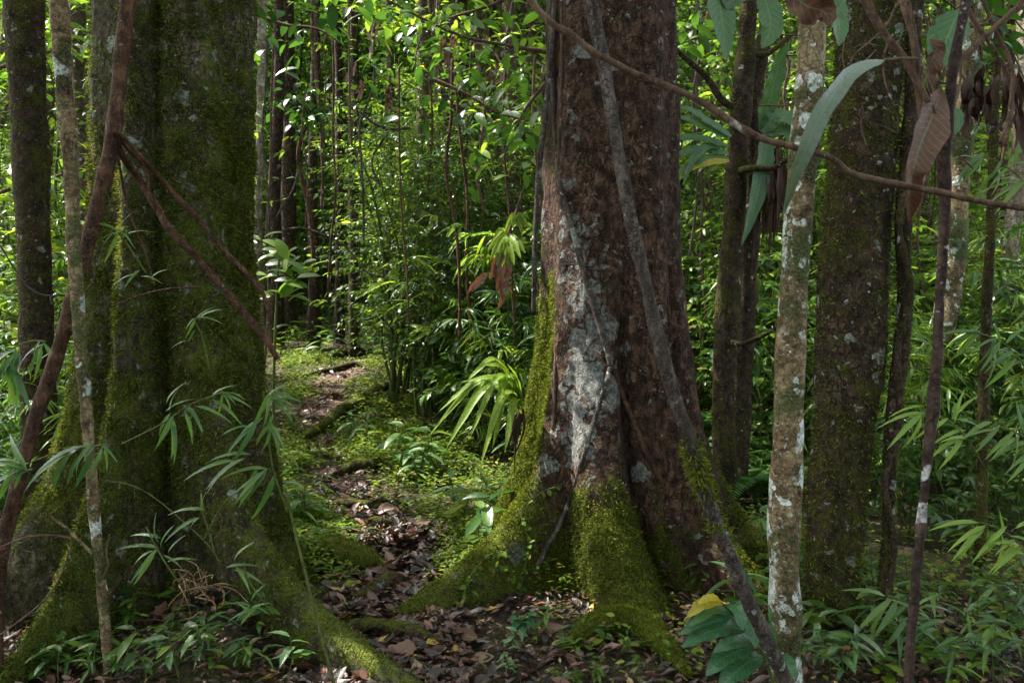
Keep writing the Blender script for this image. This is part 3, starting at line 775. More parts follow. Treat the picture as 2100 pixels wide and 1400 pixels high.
# slim dark sapling, close on the right
SD = 2.05
bs = P(1858, 1480, SD)
t = thing('sapling', 'slim dark sapling close on the right with bare forking twigs', 'tree', bs)
g_ = px_tube([(2000, -90, SD, 17), (1978, 20, SD, 18), (1955, 140, SD, 20), (1944, 240, SD, 20), (1935, 330, SD, 27), (1938, 440, SD, 21), (1928, 600, SD, 20), (1922, 720, SD, 18), (1912, 850, SD, 22), (1898, 980, SD, 18), (1884, 1130, SD, 19), (1870, 1290, SD, 19), (1862, 1420, SD, 20), (1852, 1650, SD + .15, 26), (1850, 1800, SD + .25, 28)], n=200, k=14, rough=.34, nscale=30, stretch=1.5, lichen=.0)
g_[2]['lichen'] = .55 * fbm(g_[0] * 4 + 8, 2) + .0
obj('trunk', g_, M['bark_sapling'], t)
for rows in ([(1936, 325, SD, 20), (1912, 300, SD, 15), (1893, 250, SD, 13), (1882, 180, SD, 12), (1874, 90, SD, 12), (1850, 5, SD, 12), (1820, -80, SD, 12)],
             [(1955, 140, SD, 16), (1985, 110, SD, 13), (2020, 75, SD, 12), (2065, 35, SD, 11), (2120, -20, SD, 11)],
             [(1905, 210, SD - .05, 9), (1880, 165, SD - .05, 10), (1850, 110, SD - .05, 11), (1810, 60, SD - .05, 11), (1780, 0, SD - .05, 11), (1760, -60, SD - .05, 11)],
             [(2060, 300, SD + .2, 9), (2075, 220, SD + .2, 9), (2065, 150, SD + .2, 8), (2030, 90, SD + .2, 8), (1985, 20, SD + .2, 9), (1960, -60, SD + .2, 9)],
             [(1905, 205, SD - .03, 8), (1925, 250, SD - .03, 7), (1940, 300, SD - .02, 6)]):
    obj('branch', px_tube(rows, n=60, k=10, rough=.22, nscale=30), M['twig'], t)


for lab, rows in (('bare curving twig looping down in the top right corner', [(1990, -60, 2.2, 7), (2040, 60, 2.2, 8), (2075, 140, 2.2, 8), (2070, 230, 2.2, 7), (2052, 290, 2.2, 6)]), ('thin purple grey twig crossing behind the slim sapling fork', [(1745, -60, 2.5, 10), (1790, 40, 2.5, 11), (1850, 120, 2.5, 11), (1895, 200, 2.5, 9), (1930, 265, 2.5, 8)]), ('dark twig rising steeply beside the dry brown leaf', [(1850, -50, 2.3, 9), (1880, 90, 2.3, 9), (1888, 200, 2.3, 9), (1900, 260, 2.3, 10), (1936, 330, 2.2, 11)])):
    tw = thing('bare_twig', lab, 'twig', P(*rows[0][:3]))
    obj('stem', px_tube(rows, n=50, k=8, rough=.25, nscale=30), M['twig'], tw)


rt = np.random.default_rng(515)
for k in range(20):
    d_ = rt.uniform(2.4, 4.2)
    x, y = rt.uniform(1700, 2120), rt.uniform(-80, 120)
    a_ = rt.uniform(-1.2, 1.2); ln_ = rt.uniform(140, 380)
    rows = []
    for q in range(6):
        rows.append((x, y, d_ + rt.normal(0, .03), rt.uniform(2.5, 5)))
        x += sin(a_) * ln_ / 5 + rt.normal(0, 7); y += abs(cos(a_)) * ln_ / 5 + rt.normal(0, 5); a_ += rt.normal(0, .28)
    tw = thing('bare_twig', 'thin dark bare twig tangled in the top right corner', 'twig', P(*rows[0][:3]), 'fine twigs tangled in the top right corner')
    obj('stem', px_tube(rows, n=36, k=6, rough=.25, nscale=30), M['twig'], tw)
    e1 = rows[3]
    obj('side_twig', px_tube([e1[:3] + (3,), (e1[0] + rt.normal(0, 25), e1[1] + 25, e1[2], 2), (e1[0] + rt.normal(0, 45), e1[1] + 60, e1[2], 1.5)], n=12, k=5), M['twig'], tw)


def big_leaf(name, label, mat, pts, wpx, d, up=(0, -1, .3), cat='leaf', n=22, parent=None, petiole=None, dd=None, **kw):
    q = [P(a, b, d + (dd[i] if dd else 0)) for i, (a, b) in enumerate(pts)]
    w = wpx / F * d
    if parent is not None:
        return obj('leaf', ribbon(q, w, up, n, **kw), M[mat], parent)
    t = thing(name, label, cat, q[0])
    obj('blade', ribbon(q, w, up, n, **kw), M[mat], t)
    pt = petiole or [pts[0], pts[0]]
    if petiole:
        obj('petiole', px_tube([(a, b, d, 4) for a, b in petiole], n=14, k=6), M['twig'], t)
    return t


big_leaf('', None, 'greyleaf', [(1815, 124), (1762, 140), (1712, 190), (1672, 260), (1642, 330), (1620, 390), (1604, 448)], 37, 1.62, up=(.25, -1, .35), parent=t, dd=[.3, .15, .05, 0, 0, .02, .06], fold=.25, wave=.12)
obj('petiole', px_tube([(1880, 120, 2.0, 6), (1850, 120, 1.95, 7), (1815, 124, 1.92, 6)], n=16, k=8), M['twig'], t)
big_leaf('', None, 'drydark', [(1930, 180), (1915, 230), (1890, 290), (1872, 350), (1866, 400), (1864, 455)], 68, 2.0, up=(.2, -1, .1), parent=t, dd=[.05, .02, -.04, -.08, -.03, .03], fold=.5, wave=.3, wf=11, n=30)
big_leaf('', None, 'drydark', [(1905, 80), (1915, 110), (1902, 150), (1915, 185)], 40, 2.02, up=(.5, -1, .1), parent=t, fold=.7, wave=.3)
big_leaf('', None, 'nest', [(1968, 20), (1950, 60), (1932, 110), (1925, 142)], 70, 2.2, parent=t, up=(-.4, -1, .3), fold=.2)
big_leaf('', None, 'nest', [(1962, 222), (1965, 245), (1960, 276)], 24, 2.05, parent=t, fold=.1)
big_leaf('', None, 'nest', [(1722, -30), (1716, 20), (1722, 60), (1720, 95)], 46, 1.8, parent=t, up=(.3, -1, .3))
big_leaf('', None, 'drydark', [(1610, -30), (1650, 10), (1690, 25), (1702, 55)], 62, 1.6, parent=t, up=(.1, -1, -.5), fold=.3, wave=.3)
big_leaf('', None, 'nest', [(1690, -40), (1705, -10), (1712, 22)], 44, 1.65, parent=t)
# (bunches) of dead leaves at top right
def dead_bunch(label, px, py, d, hpx, wpx, n):
    t = thing('dead_leaf_bunch', label, 'dead leaves', P(px, py, d), 'bunches of dead leaves hanging at the top right')
    r = np.random.default_rng(int(px)); g = []
    for k in range(n):
        a, b = px + r.normal(0, wpx * .3), py + r.uniform(0, hpx * .5)
        e = [(a, b), (a + r.normal(0, 8), b + hpx * .2), (a + r.normal(0, 12), b + hpx * r.uniform(.35, .5))]
        g.append(ribbon([P(*q, d + r.normal(0, .04)) for q in e], r.uniform(8, 20) / F * d, (r.normal(), -1, 0), 8, .5, .3))
    obj('frond', join(*g), M['deadfibre'], t)


dead_bunch('dark bunch of dead leaves hanging from twigs right of slim sapling top', 2000, 130, 2.6, 170, 70, 26)
dead_bunch('small dark bunch of dead leaves hanging at the right edge above thicket', 2075, 120, 2.6, 200, 40, 16)

# overhanging green leaves at the very top
ov = thing('overhanging_branch', 'leafy green branch tip hanging into the top right of forked tree', 'branch', P(1500, -40, 3.0))
for pts, w, m in (([(1470, -40), (1475, 0), (1482, 50), (1490, 125)], 66, 'nest'), ([(1560, -30), (1575, 20), (1580, 60), (1562, 100)], 60, 'nest'), ([(1520, -30), (1500, -5), (1490, 20)], 50, 'nest')):
    big_leaf('', None, m, pts, w, 3.0, parent=ov, up=(.3, -1, .3))
obj('twig', px_tube([(1600, -120, 3.05, 6), (1540, -60, 3., 5), (1470, -40, 3., 4)], n=14, k=6), M['twig'], ov)


# ------------------------------------------------------------------ strap-leaved epiphytes and nest fern
def arc(px, py, d, ex, ey, ed, lift):
    a, b = P(px, py, d), P(ex, ey, ed)
    m = (a + b) / 2 + np.array([0, 0, lift])
    return [a, a * .6 + m * .4 + np.array([0, 0, lift * .35]), m, b * .6 + m * .4 + np.array([0, 0, lift * .05]), b]


t = thing('strap_fern', 'bright green strap leaved fern growing from the mossy side of reddish tree', 'fern', P(1068, 838, 4.35))
ends = [(985, 735, .05), (1040, 732, .03), (945, 770, .06), (925, 800, .07), (905, 850, .10), (880, 880, .12), (915, 905, .12), (900, 830, .09), (965, 880, .12), (955, 770, .1), (990, 790, .08), (1010, 905, .10), (985, 940, .10), (1005, 870, .12), (930, 870, .13), (1035, 915, .08), (965, 810, .08), (1020, 770, .05)]
r = np.random.default_rng(5)
for ex, ey, lf in ends:
    obj('leaf', ribbon(arc(1066 + r.normal(0, 4), 832 + r.normal(0, 10), 4.33, ex, ey + 14, 4.2 + r.uniform(-.25, .25), lf * 1.7), 15 / F * 4.3, (0.1, -.5, 1), 20, .3, shape='strap', seed=r.uniform(0, 50)), M['strap'], t)
obj('root_clump', join(*[tube([P(1070, 835, 4.36), P(1060 + r.normal(0, 8), 880 + r.normal(0, 10), 4.33), P(1055 + r.normal(0, 10), 930 + r.normal(0, 30), 4.35)], [.012, .006, .002], n=12, k=6) for _ in range(10)]), M['deadfibre'], t)

t = thing('strap_fern', 'yellow green strap leaved plant hanging in mid air left of reddish tree', 'fern', P(1040, 480, 4.9))
obj('stem', px_tube([(1075, 380, 4.9, 4), (1060, 430, 4.9, 5), (1044, 475, 4.9, 6), (1035, 500, 4.9, 6)], n=24, k=6), M['twig'], t)
for ex, ey in [(1005, 535), (1018, 545), (1030, 548), (1042, 550), (1055, 545), (1068, 530), (1078, 520), (1000, 515), (1012, 490), (1065, 505), (1050, 540)]:
    obj('leaf', ribbon(arc(1038 + r.normal(0, 4), 484 + r.normal(0, 4), 4.9, ex, ey, 4.85 + r.uniform(-.1, .1), .03), 12 / F * 4.9, (0.1, -1, .5), 16, .25, shape='leaf', seed=r.uniform(0, 50)), M['strap'], t)
for ex, ey in [(1035, 480), (1078, 468), (1085, 470), (1070, 480), (1052, 470)]:
    obj('leaf', ribbon(arc(1058 + r.normal(0, 3), 438, 4.9, ex, ey, 4.88, .02), 10 / F * 4.9, (0.1, -1, .5), 14, .25, shape='leaf', seed=r.uniform(0, 50)), M['strap'], t)
for ax, ay, ex, ey in [(1035, 500, 1005, 575), (1035, 505, 1020, 600), (1040, 505, 1035, 590), (1030, 560, 1022, 635), (1040, 540, 1048, 600), (1000, 560, 960, 600)]:
    obj('dead_leaf', ribbon([P(ax, ay, 4.9), P((ax + ex) / 2 + r.normal(0, 5), (ay + ey) / 2, 4.87), P(ex, ey, 4.9)], 16 / F * 4.9, (.4, -1, .1), 14, .6, .4, seed=r.uniform(0, 50)), M['dry'], t)

t = thing('nest_fern', 'large nest fern with long broad leaves on the forked mossy tree', 'fern', P(1515, 320, 5.2))
for pts, w in (([(1495, 285), (1450, 262), (1410, 245), (1375, 236)], 18), ([(1495, 300), (1440, 285), (1395, 283), (1360, 290)], 16), ([(1495, 315), (1440, 305), (1395, 315), (1365, 330)], 15),
               ([(1495, 325), (1445, 325), (1405, 345), (1380, 370)], 15), ([(1500, 280), (1455, 250), (1415, 225), (1385, 222)], 16), ([(1560, 265), (1580, 200), (1598, 130), (1618, 85)], 34),
               ([(1575, 262), (1568, 330), (1548, 420), (1520, 505)], 34), ([(1560, 270), (1590, 240), (1625, 250), (1660, 290)], 34), ([(1565, 275), (1605, 268), (1640, 300), (1655, 350)], 30),
               ([(1490, 300), (1450, 300), (1420, 330), (1400, 380)], 18)):
    obj('leaf', ribbon([P(a, b, 5.15 - .12 * k / 3) for k, (a, b) in enumerate(pts)], w / F * 5.15, (.15, -1, .45), 24, .22, .12, 40, 'strap', seed=pts[1][0]), M['nest'], t)
obj('leaf', ribbon([P(a, b, 5.1) for a, b in ((1495, 330), (1450, 335), (1410, 348), (1388, 362))], 14 / F * 5.1, (.1, -1, .5), 18, .4, shape='strap'), M['yellow'], t, label='withered orange leaf')
for k in range(30):
    a = r.normal(1578, 16); b = r.uniform(290, 345)
    obj('dead_frond', ribbon([P(a, b, 5.25), P(a + r.normal(0, 6), b + 80, 5.2 + r.normal(0, .05)), P(a + r.normal(0, 10), b + r.uniform(120, 220), 5.22)], r.uniform(5, 16) / F * 5.2, (r.normal(0, .5), -1, 0), 12, .5, .4, seed=k * 3.1), M['deadfibre'], t)

# ------------------------------------------------------------------ broad quilted plant at the bottom right
t = thing('broadleaf_plant', 'plant of large glossy quilted leaves with a yellow top leaf below grey liana', 'plant', base_of(1560, 2.95))
obj('stem', px_tube([(1588, 1400, 2.9, 8), (1562, 1335, 2.88, 7), (1530, 1290, 2.86, 6), (1500, 1255, 2.86, 6), (1480, 1235, 2.86, 5)], n=30, k=8, moss=0), M['stem'], t)
for pts, w, m in (([(1505, 1262), (1470, 1262), (1430, 1278), (1393, 1302)], 26, 'bigleaf'), ([(1530, 1292), (1490, 1285), (1440, 1300), (1398, 1326)], 34, 'bigleaf'), ([(1560, 1325), (1530, 1312), (1495, 1318), (1462, 1338)], 30, 'bigleaf'),
                  ([(1545, 1325), (1510, 1335), (1475, 1355), (1448, 1385)], 36, 'bigleaf'), ([(1565, 1345), (1530, 1360), (1500, 1385), (1470, 1420)], 40, 'bigleaf'), ([(1490, 1240), (1508, 1240), (1518, 1262), (1524, 1292)], 34, 'bigleaf'),
                  ([(1515, 1270), (1535, 1270), (1545, 1295), (1550, 1330)], 30, 'bigleaf'), ([(1575, 1350), (1580, 1310), (1582, 1275), (1575, 1240)], 36, 'bigleaf'), ([(1570, 1360), (1600, 1350), (1620, 1370), (1630, 1400)], 32, 'bigleaf'),
                  ([(1482, 1237), (1455, 1235), (1432, 1245), (1408, 1265)], 24, 'yellow'), ([(1482, 1236), (1468, 1225), (1448, 1228), (1430, 1238)], 16, 'yellow'), ([(1500, 1256), (1465, 1250), (1440, 1262), (1410, 1285)], 22, 'bigleaf')):
    obj('leaf', ribbon([P(a, b, 2.86 - .05 * k + .02 * (k == 3)) for k, (a, b) in enumerate(pts)], w / F * 2.85 * 1.15, (.1, -.6, 1), 20, .2, .10, 38, seed=pts[0][0]), M[m], t)


# ------------------------------------------------------------------ plant kinds
def frames(n, r): return r.normal(0, 1, (n, 3))


def shrub_geo(seed, h, nst, ll, proto, spread=.5, nb=7, lpb=9, droop=-.15):
    r = np.random.default_rng(seed)
    st, lp, ld = [], [], []
    for s in range(nst):
        a = r.uniform(0, 2 * pi); lean = r.uniform(.1, spread)
        H = h * r.uniform(.65, 1.0)
        p = [np.array([r.normal(0, .04), r.normal(0, .04), -.05])]
        for k in range(1, 5):
            q = k / 4
            p.append(np.array([cos(a) * lean * H * q ** 1.4 + r.normal(0, .03 * h), sin(a) * lean * H * q ** 1.4 + r.normal(0, .03 * h), H * q]))
        st.append(tube(p, np.linspace(.006 + .004 * h, .002, 5), n=14, k=6))
        cs = catmull(p, 40)
        for b in range(nb):
            q0 = cs[int(r.uniform(9, 39))]
            d = nrm(np.array([*r.normal(0, 1, 2), r.uniform(-.1, .6)]))
            L = h * r.uniform(.12, .3)
            e = q0 + d * L + np.array([0, 0, -.1 * L])
            bp = np.array([q0, (q0 + e) / 2 + np.array([0, 0, .06 * L]), e])
            st.append(tube(bp, [.003, .002, .001], n=6, k=4))
            bs_ = catmull(bp, 20)
            for l in range(lpb):
                tt_ = int(r.uniform(4, 19.9))
                lp.append(bs_[tt_]); sd = nrm(np.cross(d, [0, 0, 1])) * (1 if l % 2 else -1)
                ld.append(d * .6 + sd * r.uniform(.4, 1) + np.array([0, 0, r.uniform(-.5, .35) + droop]))
    lp, ld = np.array(lp), np.array(ld)
    n = len(lp)
    up = np.array([0, 0, 1.]) + r.normal(0, .45, (n, 3))
    return join(*st), scatter(proto, lp, ld, up, ll * r.uniform(.6, 1.3, n))


def bamboo_geo(seed, h, nst, ll, fan=6, tw=9, spread=.6):
    r = np.random.default_rng(seed)
    st, lp, ld = [], [], []
    for s in range(nst):
        a = r.uniform(0, 2 * pi); lean = r.uniform(.15, spread); H = h * r.uniform(.6, 1)
        p = []
        for k in range(6):
            q = k / 5
            p.append(np.array([cos(a) * lean * H * q ** 2 + r.normal(0, .04), sin(a) * lean * H * q ** 2 + r.normal(0, .04), -.05 + H * (q - .18 * lean * q ** 3)]))
        st.append(tube(p, np.linspace(.006, .0015, 6), n=18, k=5))
        cs = catmull(p, 40)
        for b in range(tw):
            q0 = cs[int(r.uniform(8, 39.9))]
            d = nrm(np.array([*r.normal(0, 1, 2), r.uniform(-.1, .5)])); L = r.uniform(.08, .28)
            e = q0 + d * L
            st.append(tube([q0, e], [.0016, .0008], n=4, k=4))
            for l in range(fan):
                f = r.uniform(.3, 1)
                lp.append(q0 + d * L * f)
                sd = nrm(np.cross(d, [0, 0, 1])) * r.uniform(-1.1, 1.1)
                ld.append(d * .8 + sd + np.array([0, 0, r.uniform(-.5, .15)]))
    lp, ld = np.array(lp), np.array(ld); n = len(lp)
    up = np.array([0, 0, 1.]) + r.normal(0, .35, (n, 3))
    return join(*st), scatter(L_LANCE, lp, ld, up, ll * r.uniform(.6, 1.25, n))


def fern_geo(seed, L, nf):
    r = np.random.default_rng(seed)
    st, lp, ld, ls = [], [], [], []
    for k in range(nf):
        a = 2 * pi * k / nf + r.normal(0, .2); el = r.uniform(.5, 1.0)
        d = np.array([cos(a), sin(a), 0])
        p = [np.array([0, 0, 0.]), d * L * .3 + np.array([0, 0, L * .35 * el]), d * L * .65 + np.array([0, 0, L * .45 * el]), d * L + np.array([0, 0, L * .25 * el])]
        st.append(tube(p, [.004, .003, .002, .001], n=14, k=4))
        c = catmull(p, 34); tg = nrm(np.gradient(c, axis=0))
        for m_ in range(5, 34):
            f = m_ / 33
            w = L * .26 * sin(pi * min(1, f ** .8)) + .01
            sd = nrm(np.cross(tg[m_], [0, 0, 1]))
            for s in (-1, 1):
                lp.append(c[m_]); ld.append(sd * s + tg[m_] * .45 + np.array([0, 0, -.15])); ls.append(w)
    lp, ld = np.array(lp), np.array(ld); n = len(lp)
    return join(*st), scatter(hex_leaf(.26, .1, .1), lp, ld, np.tile([0, 0, 1.], (n, 1)) + r.normal(0, .1, (n, 3)), np.array(ls))


def seedling_geo(seed, h, nl, ll, proto):
    r = np.random.default_rng(seed)
    top = np.array([r.normal(0, .15 * h), r.normal(0, .15 * h), h])
    p = [np.array([0, 0, -.02]), top * .5 + r.normal(0, .05 * h, 3), top]
    c = catmull(p, 20)
    lp, ld = [], []
    for k in range(nl):
        a = 2.4 * k + r.normal(0, .2); f = .45 + .55 * k / max(1, nl - 1)
        lp.append(c[int(19 * f)]); ld.append([cos(a), sin(a), r.uniform(-.1, .5) * (1 - .2 * k / nl)])
    lp, ld = np.array(lp), np.array(ld, float)
    up = np.array([0, 0, 1.]) + r.normal(0, .2, (nl, 3))
    return tube(p, [.003, .0025, .0015], n=8, k=5), scatter(proto, lp, ld, up, ll * r.uniform(.7, 1.2, nl))


def tree_geo(seed, h, rt, ll, proto, cb=.35, nb=16, lpb=44, br=1.1):
    r = np.random.default_rng(seed)
    p = [np.array([0, 0, -.2])]
    dx, dy = r.normal(0, .03, 2)
    for k in range(1, 9):
        q = k / 8
        p.append(np.array([dx * h * q + r.normal(0, .02 * h * .5), dy * h * q + r.normal(0, .02 * h * .5), h * q]))
    rad = rt * np.linspace(1.15, .4, 9)
    tr = tube(p, rad, n=70, k=10, rough=.12, nscale=8, moss=.18, lichen=.02, stretch=2)
    tr[2]['moss'] += .3 * fbm(tr[0] * 1.5 + seed, 3); tr[2]['lichen'] += .25 * fbm(tr[0] * 1.5 + seed + 9, 3)
    cs = catmull(p, 60)
    st, lp, ld = [], [], []
    for b in range(nb):
        k = int(r.uniform(60 * cb, 59.9)); q0 = cs[k]
        d = nrm(np.array([*r.normal(0, 1, 2), r.uniform(-.05, .7)])); L = br * r.uniform(.5, 1.2)
        e = q0 + d * L
        bp = np.array([q0, (q0 + e) / 2 + np.array([0, 0, .08 * L]) + r.normal(0, .05, 3), e])
        st.append(tube(bp, [rt * .3, rt * .2, .003], n=8, k=5))
        bc = catmull(bp, 30)
        for l in range(lpb):
            f = r.uniform(.2, 1) ** .7
            q = bc[int(29 * f)] + r.normal(0, .09 * L + .03, 3)
            lp.append(q); ld.append(d + r.normal(0, .8, 3) + np.array([0, 0, -.25]))
    lp, ld = np.array(lp), np.array(ld); n = len(lp)
    up = np.array([0, 0, 1.]) + r.normal(0, .5, (n, 3))
    return join(tr, *st), scatter(proto, lp, ld, up, ll * r.uniform(.6, 1.3, n))


FAR = np.array([0, -200, 0.])


def protos(kind, geos, mats, parts):
    """one hidden-from-nothing source per variant: the first placement moves the source itself"""
    out = []
    for g_, mt in zip(geos, mats):
        t = thing(kind, None, None)
        for part, geo, m in zip(parts, g_, mt):
            if geo is not None: obj(part, geo, M[m], t)
        out.append([t, False])
    return out


def place(pr, loc, rz, sc, label, cat, group, tilt=0.):
    src, used = pr
    if not used:
        pr[1] = True
        src.location = [float(v) for v in loc]; src.rotation_euler = (tilt, tilt * .6, rz); src.scale = (sc,) * 3
        return tag(src, label, cat, group)
    o = dup(src, loc, rz, sc, label, group, tilt)
    o['category'] = cat
    return o


SHR = protos('understory_shrub', [shrub_geo(20, 1.6, 4, .095, L_BROAD, lpb=13), shrub_geo(21, 1.5, 5, .075, L_MED, nb=10, lpb=13), shrub_geo(22, 1.9, 4, .13, L_MED, nb=8, lpb=11), shrub_geo(23, 1.3, 5, .06, L_ROUND, nb=11, lpb=13), shrub_geo(24, 1.8, 4, .085, L_BROAD, nb=10, lpb=12)],
             [('stem', 'leaf'), ('stem', 'leafdark'), ('stem', 'leaf'), ('stem', 'leaf'), ('stem', 'leafbright')], ('stem', 'foliage'))
BAM = protos('bamboo_clump', [bamboo_geo(30, 2.0, 7, .20), bamboo_geo(31, 1.7, 6, .17, 7, 11), bamboo_geo(32, 2.3, 7, .22), bamboo_geo(33, 1.9, 6, .18, 7, 10)], [('stem', 'bamboo'), ('stem', 'bamboobright'), ('stem', 'bamboobright'), ('stem', 'bamboo')], ('culm', 'foliage'))
CLB = protos('climbing_shrub', [shrub_geo(70, 4.2, 5, .075, L_BROAD, .16, 26, 15), shrub_geo(71, 3.6, 5, .055, L_MED, .2, 28, 16), shrub_geo(72, 4.8, 4, .095, L_MED, .18, 26, 15), bamboo_geo(73, 4.2, 8, .16, 7, 24, .35)],
             [('stem', 'leaf'), ('stem', 'leafcool'), ('stem', 'leafbright'), ('stem', 'bamboobright')], ('stem', 'foliage'))  # brighter leaf colours on the last two stand in for sunlit growth
CADJ = ['tall leafy shrub climbing into the light', 'tall fine leaved cool green shrub', 'tall narrow leaved glossy shrub', 'tall drooping bamboo']
TRE = protos('slender_tree', [tree_geo(40, 9, .05, .12, L_HEX, .32), tree_geo(41, 11, .075, .14, L_HEX, .4, 18), tree_geo(42, 8, .035, .11, L_HEX, .28, 18), tree_geo(43, 12, .11, .15, L_HEXW, .42, 20), tree_geo(44, 9, .045, .15, L_HEXN, .3, 18, 48), tree_geo(45, 10, .04, .11, L_HEX, .55, 14), tree_geo(46, 10, .032, .11, L_HEX, .5, 14)],
             [('farbark', 'leaf'), ('farbark', 'leaf'), ('farpale', 'leafbright'), ('bark_dark', 'leaf'), ('farbark', 'leafbright'), ('bark_dark', 'leaf'), ('farbark', 'leafbright')], ('trunk', 'crown'))
FRN = protos('ground_fern', [fern_geo(50, .6, 9), fern_geo(51, .45, 8)], [('stem', 'fern'), ('stem', 'fern')], ('stalk', 'frond'))
SEE = protos('seedling', [seedling_geo(60, .12, 6, .08, L_BROAD), seedling_geo(61, .16, 7, .09, L_MED), seedling_geo(62, .09, 5, .07, L_ROUND), seedling_geo(63, .2, 8, .12, L_MED), seedling_geo(64, .16, 6, .15, L_LANCE)],
             [('stem', 'herb'), ('stem', 'bigleaf'), ('stem', 'herb'), ('stem', 'leaf'), ('stem', 'bamboo')], ('stem', 'foliage'))


def gpos(x, y): return (x, y, float(T(x, y)))


r = np.random.default_rng(77)


def zone(px, d):
    far = 'far ' if d > 9 else ''
    if px < 215: return f'{far}left of the great left tree'
    if px < 640: return f'{far}left side of the path'
    if px < 1130: return f'{far}right side of the path'
    if px < 1640: return f'{far}ground behind the forked tree'
    return f'{far}ground behind the thick dark trunk'


def scatter_things(pl, kinds, cat, adj, n, dlo, dhi, sc, pxr, grp, keep=None, w=None):
    k = 0; tries = 0
    while k < n and tries < n * 40:
        tries += 1
        px = r.uniform(*pxr); d = dlo * (dhi / dlo) ** r.uniform(0, 1)
        x = (px - HX) / F * d
        if np.min(np.hypot(x - PCs[:, 0], d - PCs[:, 1]) - PCs[:, 3]) < keep_path: continue
        if keep and not keep(px, d, x): continue
        v = r.choice(kinds, p=w)
        z = zone(px, d)
        place(pl[v], gpos(x, d), r.uniform(0, 2 * pi), r.uniform(*sc), f'{adj[v]} on the {z}' if 'left of' not in z else f'{adj[v]} {z}', cat, f'{adj[v]}s, {z}', r.normal(0, .06))
        k += 1


keep_path = 1.0
SADJ = ['broad leaved green shrub', 'dense small leaved dark shrub', 'tall narrow leaved dark shrub', 'round leaved green shrub', 'bright yellow green shrub']
BADJ = ['arching bamboo with grey green leaves', 'sunlit tinted yellow green bamboo clump', 'tall sunlit tinted bamboo clump', 'small leaved dull bamboo clump']
TADJ = None
TADJ = ['slender brown forest tree', 'tall straight brown forest tree', 'pale slim forest tree', 'thicker dark mossy forest tree', 'slim tree with narrow bright leaves', 'bare stemmed dark slim tree', 'bare stemmed pale slim tree']
# thickets
scatter_things(SHR, [0, 1, 2, 3, 4], 'shrub', SADJ, 55, 7.0, 17, (.8, 1.4), (700, 1140), 'shrubs', keep=lambda px, d, x: not (555 < px < 790 and d > 8.5))
scatter_things(BAM, [0, 1, 2, 3], 'bamboo', BADJ, 44, 6.6, 13, (.7, 1.2), (800, 1150), 'bamboo clumps')
scatter_things(SHR, [0, 1, 2, 3, 4], 'shrub', SADJ, 70, 5.6, 16, (.7, 1.4), (1380, 2250), 'shrubs')
scatter_things(BAM, [0, 1, 2, 3], 'bamboo', BADJ, 34, 4.9, 12, (.6, 1.2), (1400, 2250), 'bamboo clumps', keep=lambda px, d, x: d > 5.8 or px > 1830)
scatter_things(SHR, [0, 1, 2, 3, 4], 'shrub', SADJ, 40, 5.8, 16, (.7, 1.4), (-200, 640), 'shrubs', keep=lambda px, d, x: not (555 < px < 790 and d > 8.5))
scatter_things(BAM, [0, 1, 3], 'bamboo', BADJ, 16, 4.6, 9, (.6, 1.1), (-150, 200), 'bamboo clumps')
scatter_things(TRE, [0, 1, 2, 3, 4], 'tree', TADJ, 34, 9, 24, (.85, 1.2), (510, 1140), 'slender trees', w=[.28, .22, .2, .08, .22])
scatter_things(TRE, [0, 1, 2, 3, 4], 'tree', TADJ, 34, 7.5, 22, (.85, 1.2), (1380, 2300), 'slender trees', w=[.28, .2, .22, .06, .24])
scatter_things(TRE, [0, 1, 2, 3, 4], 'tree', TADJ, 22, 8, 22, (.85, 1.2), (-250, 300), 'slender trees', w=[.28, .2, .22, .06, .24])
scatter_things(TRE, [5, 6], 'tree', TADJ, 44, 9.5, 20, (.8, 1.2), (530, 1130), 'slender trees', w=[.55, .45])
scatter_things(FRN, [0, 1], 'fern', ['large arching ground fern', 'small ground fern'], 14, 4.6, 9, (.8, 1.3), (-120, 180), 'ground ferns')
scatter_things(FRN, [0, 1], 'fern', ['large arching ground fern', 'small ground fern'], 14, 5, 9, (.7, 1.2), (1400, 2150), 'ground ferns')
keep_path = .12
scatter_things(SEE, [0, 1, 2, 3, 4], 'seedling', ['small bright seedling', 'glossy blue green seedling', 'tiny round leaved seedling', 'tall green seedling', 'grassy narrow leaved seedling'], 60, 4.3, 9, (1., 2.0), (600, 1080), 'seedlings')
scatter_things(SEE, [0, 1, 2, 3, 4], 'seedling', ['small bright seedling', 'glossy blue green seedling', 'tiny round leaved seedling', 'tall green seedling', 'grassy narrow leaved seedling'], 80, 3.4, 6.5, (.7, 1.5), (1420, 2150), 'seedlings')


def front_seeds(n, px0, px1, py0, py1, where, sc=(.8, 1.4)):
    SN = ['small bright', 'glossy blue green', 'tiny round leaved', 'tall green', 'grassy narrow leaved']
    for k in range(n):
        q = G(r.uniform(px0, px1), r.uniform(py0, py1))
        v = r.integers(0, 5)
        place(SEE[v], q, r.uniform(0, 6.28), r.uniform(*sc), f'{SN[v]} seedling {where}', 'seedling', f'seedlings {where}', r.normal(0, .15))


front_seeds(64, 60, 620, 1255, 1420, 'at the foot of the great left tree', (.5, 1.0))
front_seeds(26, 1040, 1420, 1310, 1420, 'in front of the reddish tree roots', (.3, .65))
front_seeds(60, 1650, 2120, 1230, 1420, 'in front of the slim dark sapling', (.5, 1.15))
front_seeds(16, 1640, 2100, 1080, 1230, 'around the mossy vine foot', (.7, 1.3))
front_seeds(10, 640, 760, 1050, 1150, 'beside the left mossy root', (.5, .9))

